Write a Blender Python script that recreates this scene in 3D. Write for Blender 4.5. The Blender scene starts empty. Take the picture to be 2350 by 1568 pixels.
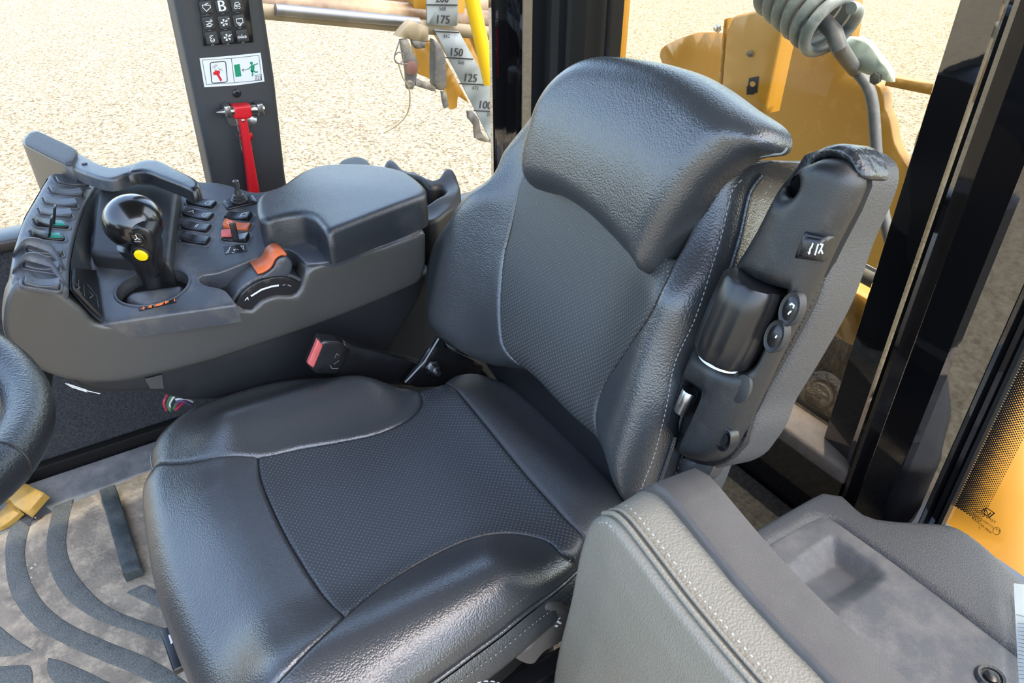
import bpy, bmesh, math, random
import numpy as np
from mathutils import Vector, Matrix
from mathutils.geometry import delaunay_2d_cdt
random.seed(7)
rng = np.random.default_rng(7)
SC = bpy.context.scene
COL = SC.collection

# ------------------------------------------------------------------ camera
FW, FH, FPX = 2350, 1568, 1700.0
PITCH, HEAD = math.radians(34), math.radians(58)
CAM = Vector((0.72, -0.2, 1.25))
FWD = Vector((-math.sin(HEAD)*math.cos(PITCH), math.cos(HEAD)*math.cos(PITCH), -math.sin(PITCH)))
RGT = Vector((math.cos(HEAD), math.sin(HEAD), 0))
UP = RGT.cross(FWD)
cd = bpy.data.cameras.new('camera'); cam = bpy.data.objects.new('camera', cd); COL.objects.link(cam)
cd.sensor_width = 36; cd.lens = FPX/FW*36; cd.clip_start = 0.01; cd.clip_end = 500
mw = Matrix((RGT, UP, -FWD)).transposed().to_4x4(); mw.translation = CAM
cam.matrix_world = mw
SC.camera = cam

# ------------------------------------------------------------------ world, sun, exposure
wd = bpy.data.worlds.new('world'); SC.world = wd; wd.use_nodes = True
nt = wd.node_tree; nt.nodes.clear()
wo = nt.nodes.new('ShaderNodeOutputWorld'); bg = nt.nodes.new('ShaderNodeBackground')
sk = nt.nodes.new('ShaderNodeTexSky'); sk.sky_type = 'NISHITA'; sk.sun_disc = False
sk.sun_elevation = math.radians(62); sk.sun_rotation = math.radians(60); sk.air_density = 1.0; sk.dust_density = 2.5
tn = nt.nodes.new('ShaderNodeMix'); tn.data_type = 'RGBA'; tn.blend_type = 'MULTIPLY'; tn.inputs[0].default_value = 1; tn.inputs[7].default_value = (1.0, 0.97, 0.92, 1)
nt.links.new(sk.outputs[0], tn.inputs[6]); nt.links.new(tn.outputs[2], bg.inputs[0]); bg.inputs[1].default_value = 0.5
nt.links.new(bg.outputs[0], wo.inputs[0])
sun = bpy.data.lights.new('sun', 'SUN'); sun.energy = 2.0; sun.angle = math.radians(1.0); sun.color = (1, 0.95, 0.86)
so = bpy.data.objects.new('sun', sun); COL.objects.link(so)
sd = Vector((-0.16, 0.20, 1.0)).normalized()          # towards the sun: high, a little to the right rear
so.rotation_euler = sd.to_track_quat('Z', 'Y').to_euler(); so.location = (0, 0, 20)
SC.view_settings.view_transform = 'Standard'; SC.view_settings.look = 'None'
SC.view_settings.exposure = 1.2; SC.view_settings.gamma = 1; SC.view_settings.use_curve_mapping = False
SC.cycles.max_bounces = 10; SC.cycles.transparent_max_bounces = 16; SC.cycles.glossy_bounces = 5
SC.cycles.caustics_reflective = False; SC.cycles.caustics_refractive = False

# ------------------------------------------------------------------ materials
M = {}
def newmat(name):
    m = bpy.data.materials.new(name); m.use_nodes = True; n = m.node_tree.nodes
    return m, m.node_tree, n['Principled BSDF']
def mat(name, col, rough=0.5, metal=0.0, spec=0.5, bump=None, coat=0, mott=None, dirt=None, coatr=0.1):
    """bump=(kind, scale, distance); mott=(scale, other colour, amount) ; dirt=(scale, colour, lo, hi)"""
    m, t, b = newmat(name); L = t.links.new
    b.inputs['Base Color'].default_value = (*col, 1); b.inputs['Roughness'].default_value = rough
    b.inputs['Metallic'].default_value = metal; b.inputs['Specular IOR Level'].default_value = spec
    b.inputs['Coat Weight'].default_value = coat; b.inputs['Coat Roughness'].default_value = coatr
    tc = t.nodes.new('ShaderNodeTexCoord')
    src = None
    if mott:
        ns = t.nodes.new('ShaderNodeTexNoise'); ns.inputs['Scale'].default_value = mott[0]; ns.inputs['Detail'].default_value = 5
        L(tc.outputs['Object'], ns.inputs['Vector'])
        rp = t.nodes.new('ShaderNodeValToRGB'); rp.color_ramp.elements[0].position = 0.5-mott[2]/2; rp.color_ramp.elements[1].position = 0.5+mott[2]/2
        rp.color_ramp.elements[0].color = (*col, 1); rp.color_ramp.elements[1].color = (*mott[1], 1)
        L(ns.outputs['Fac'], rp.inputs[0]); src = rp.outputs[0]
    if dirt:
        ns = t.nodes.new('ShaderNodeTexNoise'); ns.inputs['Scale'].default_value = dirt[0]; ns.inputs['Detail'].default_value = 8; ns.inputs['Roughness'].default_value = 0.7
        L(tc.outputs['Object'], ns.inputs['Vector'])
        mr = t.nodes.new('ShaderNodeMapRange'); mr.inputs[1].default_value = dirt[2]; mr.inputs[2].default_value = dirt[3]
        L(ns.outputs['Fac'], mr.inputs[0])
        mx = t.nodes.new('ShaderNodeMix'); mx.data_type = 'RGBA'
        L(mr.outputs[0], mx.inputs[0]); mx.inputs[7].default_value = (*dirt[1], 1)
        if src: L(src, mx.inputs[6])
        else: mx.inputs[6].default_value = (*col, 1)
        src = mx.outputs[2]
    if src: L(src, b.inputs['Base Color'])
    if bump:
        if bump[0] == 'grain':
            nz = t.nodes.new('ShaderNodeTexNoise'); nz.inputs['Scale'].default_value = bump[1]*0.4
            L(tc.outputs['Object'], nz.inputs['Vector'])
            ad = t.nodes.new('ShaderNodeVectorMath'); ad.operation = 'MULTIPLY_ADD'
            L(nz.outputs['Color'], ad.inputs[0]); ad.inputs[1].default_value = (0.8/bump[1],)*3; L(tc.outputs['Object'], ad.inputs[2])
            v = t.nodes.new('ShaderNodeTexVoronoi'); v.feature = 'SMOOTH_F1'; v.inputs['Scale'].default_value = bump[1]
            v.inputs['Smoothness'].default_value = 0.3
            L(ad.outputs[0], v.inputs['Vector']); out = v.outputs['Distance']; sgn = -1
        else:
            v = t.nodes.new('ShaderNodeTexNoise'); v.inputs['Scale'].default_value = bump[1]; v.inputs['Detail'].default_value = 3
            L(tc.outputs['Object'], v.inputs['Vector']); out = v.outputs['Fac']; sgn = 1
        bp = t.nodes.new('ShaderNodeBump'); bp.inputs['Distance'].default_value = bump[2]*sgn; bp.inputs['Strength'].default_value = 1
        L(out, bp.inputs['Height']); L(bp.outputs[0], b.inputs['Normal'])
        if len(bump) > 3:   # gentle crease noise on top
            n2 = t.nodes.new('ShaderNodeTexNoise'); n2.inputs['Scale'].default_value = bump[3]; L(tc.outputs['Object'], n2.inputs['Vector'])
            b2 = t.nodes.new('ShaderNodeBump'); b2.inputs['Distance'].default_value = bump[4]; L(n2.outputs['Fac'], b2.inputs['Height'])
            L(b2.outputs[0], bp.inputs['Normal'])
    M[name] = m; return m
LEA = (0.034, 0.037, 0.040)
mat('leather', LEA, 0.31, spec=1.0, bump=('grain', 460, 0.00032, 12, 0.0015), mott=(6, (0.044, 0.047, 0.049), 0.6))
mat('leather_side', (0.050, 0.051, 0.052), 0.5, spec=0.6, bump=('grain', 520, 0.0004, 14, 0.0015))
mat('leather_jump', (0.205, 0.188, 0.148), 0.48, spec=0.55, bump=('grain', 420, 0.0005, 14, 0.001), mott=(7, (0.225, 0.208, 0.165), 0.6))
mat('leather_dark', (0.012, 0.012, 0.013), 0.4, spec=0.6, bump=('grain', 420, 0.0005))
mat('leather_worn', (0.02, 0.022, 0.025), 0.3, spec=0.7, bump=('noise', 60, 0.004), dirt=(70, (0.15, 0.14, 0.13), 0.55, 0.75))
# perforated leather: dots laid out in UV metres
def perf(name, col, dot, pitch=0.0052, r=0.24):
    m, t, b = newmat(name); L = t.links.new
    b.inputs['Roughness'].default_value = 0.45; b.inputs['Specular IOR Level'].default_value = 0.65
    uv = t.nodes.new('ShaderNodeUVMap'); uv.uv_map = 'UVMap'
    mp = t.nodes.new('ShaderNodeMapping'); mp.inputs['Rotation'].default_value = (0, 0, math.radians(45)); mp.inputs['Scale'].default_value = (1/pitch,)*3
    L(uv.outputs[0], mp.inputs[0])
    fr = t.nodes.new('ShaderNodeVectorMath'); fr.operation = 'FRACTION'; L(mp.outputs[0], fr.inputs[0])
    sb = t.nodes.new('ShaderNodeVectorMath'); sb.operation = 'SUBTRACT'; L(fr.outputs[0], sb.inputs[0]); sb.inputs[1].default_value = (0.5, 0.5, 0)
    sp = t.nodes.new('ShaderNodeSeparateXYZ'); L(sb.outputs[0], sp.inputs[0]); cb = t.nodes.new('ShaderNodeCombineXYZ')
    L(sp.outputs[0], cb.inputs[0]); L(sp.outputs[1], cb.inputs[1])
    ln = t.nodes.new('ShaderNodeVectorMath'); ln.operation = 'LENGTH'; L(cb.outputs[0], ln.inputs[0])
    mr = t.nodes.new('ShaderNodeMapRange'); mr.inputs[1].default_value = r*0.7; mr.inputs[2].default_value = r; L(ln.outputs['Value'], mr.inputs[0])
    mx = t.nodes.new('ShaderNodeMix'); mx.data_type = 'RGBA'; L(mr.outputs[0], mx.inputs[0])
    mx.inputs[6].default_value = (*dot, 1); mx.inputs[7].default_value = (*col, 1); L(mx.outputs[2], b.inputs['Base Color'])
    bp = t.nodes.new('ShaderNodeBump'); bp.inputs['Distance'].default_value = 0.0009; L(mr.outputs[0], bp.inputs['Height']); L(bp.outputs[0], b.inputs['Normal'])
    M[name] = m
perf('leather_perf', (0.032, 0.036, 0.040), (0.11, 0.115, 0.12))
perf('leather_perf_back', (0.042, 0.044, 0.044), (0.15, 0.15, 0.14))
mat('thread', (0.36, 0.36, 0.33), 0.7)
mat('plastic', (0.020, 0.021, 0.022), 0.5, spec=0.5, bump=('noise', 900, 0.00025), dirt=(9, (0.055, 0.052, 0.048), 0.5, 0.8))
mat('plastic_arm', (0.011, 0.012, 0.013), 0.42, spec=0.6, bump=('noise', 900, 0.00025), dirt=(30, (0.05, 0.048, 0.044), 0.55, 0.85))
mat('plastic_smooth', (0.010, 0.010, 0.011), 0.3, spec=0.55)
mat('plastic_top', (0.046, 0.051, 0.060), 0.36, spec=0.75, bump=('noise', 1100, 0.0002), dirt=(14, (0.15, 0.135, 0.11), 0.48, 0.8))
mat('plastic_side', (0.050, 0.048, 0.044), 0.33, spec=0.75, bump=('noise', 1300, 0.0002))
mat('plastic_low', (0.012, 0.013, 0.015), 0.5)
mat('plastic_brown', (0.075, 0.068, 0.062), 0.5, bump=('noise', 900, 0.0003), mott=(30, (0.09, 0.082, 0.074), 0.4))
mat('lid_rubber', (0.018, 0.021, 0.025), 0.30, spec=0.75, bump=('grain', 900, 0.00025), dirt=(8, (0.06, 0.063, 0.066), 0.45, 0.8))
mat('shelf', (0.066, 0.070, 0.078), 0.6, bump=('noise', 700, 0.0006), dirt=(16, (0.15, 0.145, 0.14), 0.45, 0.8))
mat('shelf_rim', (0.026, 0.028, 0.032), 0.55, bump=('noise', 600, 0.0009), mott=(600, (0.065, 0.068, 0.074), 0.3))
mat('rubber', (0.03, 0.028, 0.026), 0.5)
mat('gloss_black', (0.004, 0.004, 0.005), 0.04, spec=1.0, coat=1.0, coatr=0.02, bump=('noise', 60, 0.00006))
mat('gloss_black_rough', (0.006, 0.006, 0.007), 0.16, spec=0.6, coat=1.0, coatr=0.05, bump=('noise', 500, 0.0002))
mat('black', (0.006, 0.006, 0.006), 0.7, spec=0.2)
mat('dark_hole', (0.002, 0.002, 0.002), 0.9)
mat('seal', (0.012, 0.012, 0.012), 0.5)
mat('pillar', (0.035, 0.036, 0.038), 0.55, bump=('noise', 900, 0.0003))
mat('carpet', (0.028, 0.030, 0.034), 0.95, spec=0.1, bump=('noise', 500, 0.003), mott=(260, (0.085, 0.09, 0.10), 0.5))
mat('carpet_brown', (0.03, 0.028, 0.026), 0.95, spec=0.1, bump=('noise', 500, 0.003), mott=(120, (0.075, 0.07, 0.06), 0.5))
mat('sillmat', (0.12, 0.09, 0.065), 0.7, bump=('noise', 300, 0.001), mott=(60, (0.17, 0.13, 0.1), 0.5))
mat('mat_dust', (0.17, 0.145, 0.112), 0.85, bump=('noise', 120, 0.003), mott=(11, (0.36, 0.30, 0.22), 0.35), dirt=(26, (0.50, 0.41, 0.29), 0.48, 0.7))
mat('mat_rib', (0.075, 0.082, 0.076), 0.6, bump=('noise', 420, 0.0030), mott=(330, (0.17, 0.175, 0.16), 0.3), dirt=(18, (0.20, 0.19, 0.165), 0.52, 0.8))
mat('mat_bar', (0.035, 0.045, 0.045), 0.6, bump=('noise', 300, 0.001), dirt=(18, (0.10, 0.105, 0.10), 0.45, 0.7))
mat('strip', (0.13, 0.14, 0.145), 0.55, dirt=(16, (0.24, 0.24, 0.23), 0.45, 0.7))
mat('grit', (0.55, 0.5, 0.42), 0.9)
mat('yellow', (0.36, 0.175, 0.012), 0.42, coat=0.3, mott=(3, (0.39, 0.19, 0.014), 0.5))
mat('yellow_dusty', (0.27, 0.135, 0.010), 0.5, coat=0.1, mott=(2.5, (0.31, 0.155, 0.014), 0.5), dirt=(26, (0.38, 0.21, 0.045), 0.54, 0.8))
mat('yellow_pedal', (0.42, 0.25, 0.05), 0.5, dirt=(40, (0.2, 0.13, 0.05), 0.55, 0.75))
mat('yellow_bright', (0.60, 0.36, 0.0), 0.4)
mat('orange', (0.62, 0.13, 0.035), 0.45, dirt=(60, (0.45, 0.12, 0.05), 0.5, 0.7))
mat('orange_mark', (0.8, 0.2, 0.05), 0.5)
mat('red', (0.62, 0.012, 0.02), 0.35, coat=0.3)
mat('red_faded', (0.62, 0.13, 0.12), 0.5, dirt=(60, (0.5, 0.08, 0.07), 0.5, 0.7))
mat('green_lens', (0.02, 0.26, 0.19), 0.25)
mat('green_sign', (0.0, 0.25, 0.12), 0.5)
mat('yellow_button', (0.82, 0.62, 0.0), 0.4)
mat('white', (0.75, 0.76, 0.75), 0.5)
mat('paper', (0.78, 0.85, 0.86), 0.6)
mat('label_white', (0.74, 0.75, 0.74), 0.35)
mat('ink', (0.01, 0.01, 0.012), 0.5)
mat('ink_grey', (0.16, 0.17, 0.18), 0.5)
mat('steel', (0.5, 0.5, 0.5), 0.28, metal=1.0, dirt=(80, (0.35, 0.33, 0.3), 0.5, 0.7))
mat('steel_dark', (0.16, 0.16, 0.16), 0.4, metal=0.9)
mat('board', (0.20, 0.225, 0.225), 0.5)
mat('machine_grey', (0.055, 0.052, 0.047), 0.6, dirt=(9, (0.16, 0.14, 0.10), 0.45, 0.75))
mat('machine_red', (0.09, 0.035, 0.025), 0.6)
mat('gloss_knob', (0.005, 0.005, 0.005), 0.22, spec=0.6, coat=0.6, coatr=0.12)
mat('machine_brown', (0.10, 0.05, 0.02), 0.35, dirt=(3, (0.28, 0.19, 0.09), 0.4, 0.65))
mat('machine_tan', (0.16, 0.125, 0.07), 0.6)
mat('engine_dark', (0.055, 0.045, 0.035), 0.5, dirt=(14, (0.22, 0.17, 0.12), 0.45, 0.75), bump=('noise', 40, 0.01))
mat('hose', (0.16, 0.19, 0.20), 0.45, dirt=(40, (0.33, 0.36, 0.36), 0.5, 0.75))
mat('hose_dark', (0.075, 0.08, 0.088), 0.45, dirt=(30, (0.14, 0.14, 0.14), 0.5, 0.75))
mat('sheet_grey', (0.17, 0.165, 0.15), 0.4)
mat('headliner', (0.10, 0.10, 0.10), 0.9)
mat('wheel', (0.014, 0.015, 0.017), 0.26, spec=0.7, bump=('noise', 420, 0.0007))
mat('wire_red', (0.5, 0.03, 0.08), 0.4); mat('wire_green', (0.05, 0.2, 0.08), 0.4); mat('wire_violet', (0.12, 0.09, 0.2), 0.4)
mat('clear_sheet', (0.50, 0.56, 0.47), 0.35)
# gravel ground
m, t, b = newmat('gravel'); L = t.links.new
tc = t.nodes.new('ShaderNodeTexCoord')
n1 = t.nodes.new('ShaderNodeTexNoise'); n1.inputs['Scale'].default_value = 26; n1.inputs['Detail'].default_value = 6; n1.inputs['Roughness'].default_value = 0.75
L(tc.outputs['Object'], n1.inputs['Vector'])
rp = t.nodes.new('ShaderNodeValToRGB'); e = rp.color_ramp.elements
e[0].position = 0.39; e[0].color = (0.07, 0.045, 0.022, 1); e[1].position = 0.61; e[1].color = (0.38, 0.335, 0.22, 1)
e2 = e.new(0.49); e2.color = (0.235, 0.19, 0.115, 1)
L(n1.outputs['Fac'], rp.inputs[0]); L(rp.outputs[0], b.inputs['Base Color']); b.inputs['Roughness'].default_value = 0.95
bp = t.nodes.new('ShaderNodeBump'); bp.inputs['Distance'].default_value = 0.02; L(n1.outputs['Fac'], bp.inputs['Height']); L(bp.outputs[0], b.inputs['Normal'])
M['gravel'] = m
def glassmat(name, tint, refl=0.06, r=0.02):
    m = bpy.data.materials.new(name); m.use_nodes = True; t = m.node_tree; t.nodes.clear(); L = t.links.new
    o = t.nodes.new('ShaderNodeOutputMaterial'); tr = t.nodes.new('ShaderNodeBsdfTransparent'); tr.inputs[0].default_value = (*tint, 1)
    g = t.nodes.new('ShaderNodeBsdfGlossy'); g.inputs['Roughness'].default_value = r
    fr = t.nodes.new('ShaderNodeFresnel'); fr.inputs[0].default_value = 1.45
    mx = t.nodes.new('ShaderNodeMixShader'); L(fr.outputs[0], mx.inputs[0]); L(tr.outputs[0], mx.inputs[1]); L(g.outputs[0], mx.inputs[2])
    L(mx.outputs[0], o.inputs[0]); M[name] = m
glassmat('glass_side', (0.96, 0.97, 0.95)); glassmat('glass_rear', (0.96, 0.93, 0.80))

# ------------------------------------------------------------------ geometry helpers
def ray(px, py): return FWD + RGT*((px-FW/2)/FPX) - UP*((py-FH/2)/FPX)
class Frame:
    """a plane standing in the cab: origin, two axes in the plane, normal"""
    def __init__(s, o, ex, ey):
        s.o = Vector(o); s.ex = Vector(ex).normalized(); ey = Vector(ey)
        s.ey = (ey - s.ex*ey.dot(s.ex)).normalized(); s.ez = s.ex.cross(s.ey)
    def hit(s, px, py, h=0.0):
        d = ray(px, py); o = s.o + s.ez*h
        t = (o-CAM).dot(s.ez)/d.dot(s.ez); return CAM + d*t
    def uv(s, px, py, h=0.0):
        p = s.hit(px, py, h)-s.o; return (p.dot(s.ex), p.dot(s.ey))
    def L(s, pts, h=0.0): return [s.uv(p[0], p[1], h)+tuple(p[2:]) for p in pts]
    def LS(s, pts, hf, n=4):
        """pixels to plane metres for points that stand on the relief hf(u,v)"""
        out = []
        for p in pts:
            h = 0.0
            for _ in range(n):
                u, v = s.uv(p[0], p[1], h); h = float(hf(np.array([[u, v]]))[0])
            out.append((u, v)+tuple(p[2:]))
        return out
    def w(s, u, v, h=0.0): return s.o + s.ex*u + s.ey*v + s.ez*h
    def shift(s, h): return Frame(s.o+s.ez*h, s.ex, s.ey)
def spline(pts, step, closed=True):
    """Catmull-Rom through the points, a third value 'c' keeps a point sharp; resampled to step"""
    n = len(pts); P = [Vector(p[:2]) if len(p) < 3 or isinstance(p[2], str) else Vector(p[:3]) for p in pts]
    c = [isinstance(p[-1], str) for p in pts]; out = []
    for i in range(n if closed else n-1):
        a, b = P[i], P[(i+1) % n]
        p0 = P[(i-1) % n] if (closed or i > 0) and not c[i] else a*2-b
        p3 = P[(i+2) % n] if (closed or i+2 < n) and not c[(i+1) % n] else b*2-a
        if c[i]: p0 = a-(b-a)*0.5 if False else a*2-b
        m1 = (b-p0)*0.5; m2 = (p3-a)*0.5; l = (b-a).length
        if m1.length > 1.2*l: m1 *= 1.2*l/m1.length
        if m2.length > 1.2*l: m2 *= 1.2*l/m2.length
        k = max(1, int(round(l/step)))
        for j in range(k):
            t = j/k; t2, t3 = t*t, t*t*t
            out.append(a*(2*t3-3*t2+1)+m1*(t3-2*t2+t)+b*(3*t2-2*t3)+m2*(t3-t2))
    if not closed: out.append(P[-1])
    return out
def segdist(Q, A, closed=True):
    A = np.asarray([tuple(a)[:2] for a in A], float); B = np.roll(A, -1, 0)
    if not closed: A, B = A[:-1], B[:-1]
    out = np.empty(len(Q))
    for s in range(0, len(Q), 2000):
        q = Q[s:s+2000, None, :]; ab = B-A; l2 = (ab**2).sum(1)+1e-18
        t = np.clip(((q-A)*ab).sum(2)/l2, 0, 1); d = q-(A+t[..., None]*ab)
        out[s:s+2000] = np.sqrt((d**2).sum(2).min(1))
    return out
def inside(Q, A):
    A = np.asarray([tuple(a)[:2] for a in A], float); B = np.roll(A, -1, 0); r = np.zeros(len(Q), bool)
    for (x1, y1), (x2, y2) in zip(A, B):
        k = (y1 > Q[:, 1]) != (y2 > Q[:, 1])
        if y1 != y2: r ^= k & (Q[:, 0] < (x2-x1)*(Q[:, 1]-y1)/(y2-y1)+x1)
    return r
def area(A): return sum(a[0]*b[1]-b[0]*a[1] for a, b in zip(A, A[1:]+A[:1]))/2
def worldloc(o):
    v = Vector((0, 0, 0))
    while o: v += o.location; o = o.parent
    return v
def link(name, verts, faces, m, parent=None, smooth=True, uvs=None, mats=None, fm=None, autosmooth=None):
    me = bpy.data.meshes.new(name); off = worldloc(parent) if parent else Vector((0, 0, 0))
    me.from_pydata([tuple(Vector(v)-off) for v in verts], [], faces); me.validate()
    for x in (mats or [m]): me.materials.append(M[x])
    if fm: me.polygons.foreach_set('material_index', fm)
    if uvs is not None and len(me.polygons):
        ul = me.uv_layers.new(name='UVMap')
        idx = np.empty(len(me.loops), int); me.loops.foreach_get('vertex_index', idx)
        ul.data.foreach_set('uv', np.asarray(uvs, float)[idx].ravel())
    me.polygons.foreach_set('use_smooth', [bool(smooth)]*len(me.polygons))
    if smooth and autosmooth is not None:
        try: me.set_sharp_from_angle(angle=math.radians(autosmooth))
        except Exception: pass
    me.update()
    o = bpy.data.objects.new(name, me); COL.objects.link(o); o.parent = parent
    return o
def tag(o, label, cat=None, group=None, kind=None):
    if label: o['label'] = label
    if cat: o['category'] = cat
    if group: o['group'] = group
    if kind: o['kind'] = kind
    return o
def thing(name, loc, label, cat, group=None):
    o = bpy.data.objects.new(name, None); COL.objects.link(o); o.location = loc; o.empty_display_size = 0.05
    return tag(o, label, cat, group)
def struct(o): o['kind'] = 'structure'; return o
def pad(name, F, pts, m, parent=None, h=0.0, hf=None, R=0.006, D=None, wall=0.02, res=0.008, step=None, holes=(), flare=0.0, pre=False, sm=70, edgef=None):
    """A solid with a closed outline in the plane F, a relief on top and walls that go down behind it.
    R, D: radius and drop of the rolled edge. hf(uv array) -> relief above the plane."""
    D = R if D is None else D
    step = step or max(res*0.8, 0.0012)
    A = [Vector(p[:2]) for p in pts] if pre else spline(pts, step)
    if area(A) < 0: A = A[::-1]
    HO = []
    for hl in holes:
        B = spline(hl, step)
        HO.append(B if area(B) > 0 else B[::-1])
    An = np.array([tuple(a) for a in A]); n = len(A)
    allA = [A]+HO
    cand = []
    def dist(Q):
        d = segdist(Q, A)
        for B in HO: d = np.minimum(d, segdist(Q, B))
        return d
    def ok(Q):
        k = inside(Q, A)
        for B in HO: k &= ~inside(Q, B)
        return k
    ringd = [R*x for x in (0.06, 0.2, 0.42, 0.7, 1.0)] if R > 0 else []
    rings = []
    for bi, B in enumerate(allA):
        Bn = np.array([tuple(a) for a in B]); tg = np.roll(Bn, -1, 0)-np.roll(Bn, 1, 0); tg /= np.linalg.norm(tg, axis=1)[:, None]+1e-12
        nr = np.stack([-tg[:, 1], tg[:, 0]], 1)*(1 if bi == 0 else -1)
        for d in ringd:
            Q = Bn+nr*d; k = ok(Q)&(dist(Q) > d*0.93)
            rings.append(Q[k])
    lo, hi = An.min(0), An.max(0)
    gx, gy = np.meshgrid(np.arange(lo[0], hi[0], res), np.arange(lo[1], hi[1], res*0.866))
    gx[1::2] += res/2
    G = np.stack([gx.ravel(), gy.ravel()], 1); G = G[ok(G)]
    if len(G): G = G[dist(G) > (R+res*0.45 if R > 0 else res*0.45)]
    I = np.concatenate([*rings, G]) if (rings or len(G)) else np.zeros((0, 2))
    if len(I): I = I[np.unique(np.round(I/ (step*0.25)).astype(int), axis=0, return_index=True)[1]]
    vs = [tuple(a) for a in A]; es = [(i, (i+1) % n) for i in range(n)]
    for B in HO:
        k = len(vs); vs += [tuple(a) for a in B]; es += [(k+i, k+(i+1) % len(B)) for i in range(len(B))]
    nb = len(vs); vs += [tuple(a) for a in I]
    v2, _, f2, ov, _, _ = delaunay_2d_cdt([Vector(v) for v in vs], es, [], 1, 1e-7)
    Q = np.array([tuple(v) for v in v2]); d = dist(Q)
    z = np.full(len(Q), h, float)
    if hf is not None: z += hf(Q)
    if R > 0:
        x = np.clip(d/R, 0, 1); Dl = D if edgef is None else D*edgef(Q)
        z -= Dl*(1-np.sqrt(np.clip(1-(1-x)**2, 0, 1)))
    faces = []
    for f in f2:
        c = Q[list(f)].mean(0)[None]
        if HO and not ok(c)[0]: continue
        a = Q[list(f)]; s = (a[1][0]-a[0][0])*(a[2][1]-a[0][1])-(a[1][1]-a[0][1])*(a[2][0]-a[0][0])
        faces.append(tuple(f) if s > 0 else tuple(f)[::-1])
    V = [F.w(q[0], q[1], zz) for q, zz in zip(Q, z)]
    UV = [(q[0], q[1]) for q in Q]
    # walls
    idx = {}
    for i, o in enumerate(ov):
        for k in o:
            if k < nb: idx[k] = i
    bs = [(0, n, 1)]; k = n
    for B in HO: bs.append((k, len(B), -1)); k += len(B)
    if wall:
        for st, cnt, sg in bs:
            ring = [idx.get(st+i) for i in range(cnt)]
            if any(r is None for r in ring): continue
            Bn = Q[ring]; tg = np.roll(Bn, -1, 0)-np.roll(Bn, 1, 0); tg /= np.linalg.norm(tg, axis=1)[:, None]+1e-12
            nr = np.stack([tg[:, 1], -tg[:, 0]], 1)
            K = max(1, int(wall/0.02)); prev = ring
            for q in range(1, K+1):
                base = len(V)
                for i, r in enumerate(ring):
                    p = Q[r]+nr[i]*flare*q/K*sg; V.append(F.w(p[0], p[1], z[r]-wall*q/K)); UV.append((p[0], p[1]))
                cur = list(range(base, base+cnt))
                for i in range(cnt):
                    j = (i+1) % cnt; f = (prev[i], cur[i], cur[j], prev[j]); faces.append(f if sg > 0 else f[::-1])
                prev = cur
            if st == 0 and not HO: faces.append(tuple(prev[::-1]))
    return link(name, V, faces, m, parent, True, UV, autosmooth=sm)
def px_pad(name, F, pix, m, parent=None, h=0.0, **k):
    return pad(name, F, F.L(pix, h), m, parent, h=h, **k)
def tube(name, path, r, m, parent=None, n=12, closed=False, caps=True, step=None, squash=None):
    P = [Vector(p) for p in path]
    if step: P = spline([tuple(p) for p in P], step, closed)
    N = len(P); rs = r if isinstance(r, (list, tuple)) else [r]*N
    if len(rs) != N: rs = [np.interp(i/(N-1), np.linspace(0, 1, len(rs)), rs) for i in range(N)]
    V, Fc = [], []; up = None
    for i, p in enumerate(P):
        t = (P[(i+1) % N]-P[i-1]) if closed else (P[min(i+1, N-1)]-P[max(i-1, 0)])
        t.normalize()
        if up is None: up = t.orthogonal().normalized()
        up = (up-t*up.dot(t)).normalized(); s = t.cross(up)
        for k in range(n):
            a = 2*math.pi*k/n; V.append(p+(up*math.cos(a)+s*math.sin(a))*rs[i])
    for i in range(N if closed else N-1):
        for k in range(n):
            a, b = i*n, ((i+1) % N)*n; Fc.append((a+k, a+(k+1) % n, b+(k+1) % n, b+k))
    if caps and not closed: Fc.append(tuple(range(n))[::-1]); Fc.append(tuple(range((N-1)*n, N*n)))
    return link(name, V, Fc, m, parent, True, autosmooth=50)
def lathe(name, o, ax, prof, m, parent=None, n=32, sx=1.0, ref=None):
    """prof: (radius, height along the axis) pairs"""
    o = Vector(o); ax = Vector(ax).normalized(); u = Vector(ref) if ref else ax.orthogonal(); u = (u-ax*u.dot(ax)).normalized(); w = ax.cross(u); V, Fc = [], []
    for r, z in prof:
        for k in range(n): a = 2*math.pi*k/n; V.append(o+ax*z+u*math.cos(a)*r*sx+w*math.sin(a)*r)
    for i in range(len(prof)-1):
        for k in range(n): Fc.append((i*n+k, i*n+(k+1) % n, (i+1)*n+(k+1) % n, (i+1)*n+k))
    Fc.append(tuple(range(n))[::-1]); Fc.append(tuple(range((len(prof)-1)*n, len(prof)*n)))
    return link(name, V, Fc, m, parent, True, autosmooth=40)
def box(name, o, ax, ay, az, s, m, parent=None, bev=0.0):
    """box centred on o with axes ax ay az and full sizes s"""
    bm = bmesh.new(); bmesh.ops.create_cube(bm, size=1)
    for v in bm.verts: v.co = Vector((v.co.x*s[0], v.co.y*s[1], v.co.z*s[2]))
    if bev: bmesh.ops.bevel(bm, geom=bm.edges[:], offset=bev, segments=3, profile=0.5, affect='EDGES')
    ax, ay, az = Vector(ax).normalized(), Vector(ay).normalized(), Vector(az).normalized(); o = Vector(o)
    V = [o+ax*v.co.x+ay*v.co.y+az*v.co.z for v in bm.verts]; bm.verts.index_update()
    Fc = [tuple(v.index for v in f.verts) for f in bm.faces]; bm.free()
    return link(name, V, Fc, m, parent, bool(bev), autosmooth=40)
X, Y, Z = Vector((1, 0, 0)), Vector((0, 1, 0)), Vector((0, 0, 1))
def wbox(name, a, b, m, parent=None, bev=0.0):
    a, b = Vector(a), Vector(b); return box(name, (a+b)/2, X, Y, Z, [abs(q) for q in (b-a)], m, parent, bev)
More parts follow.
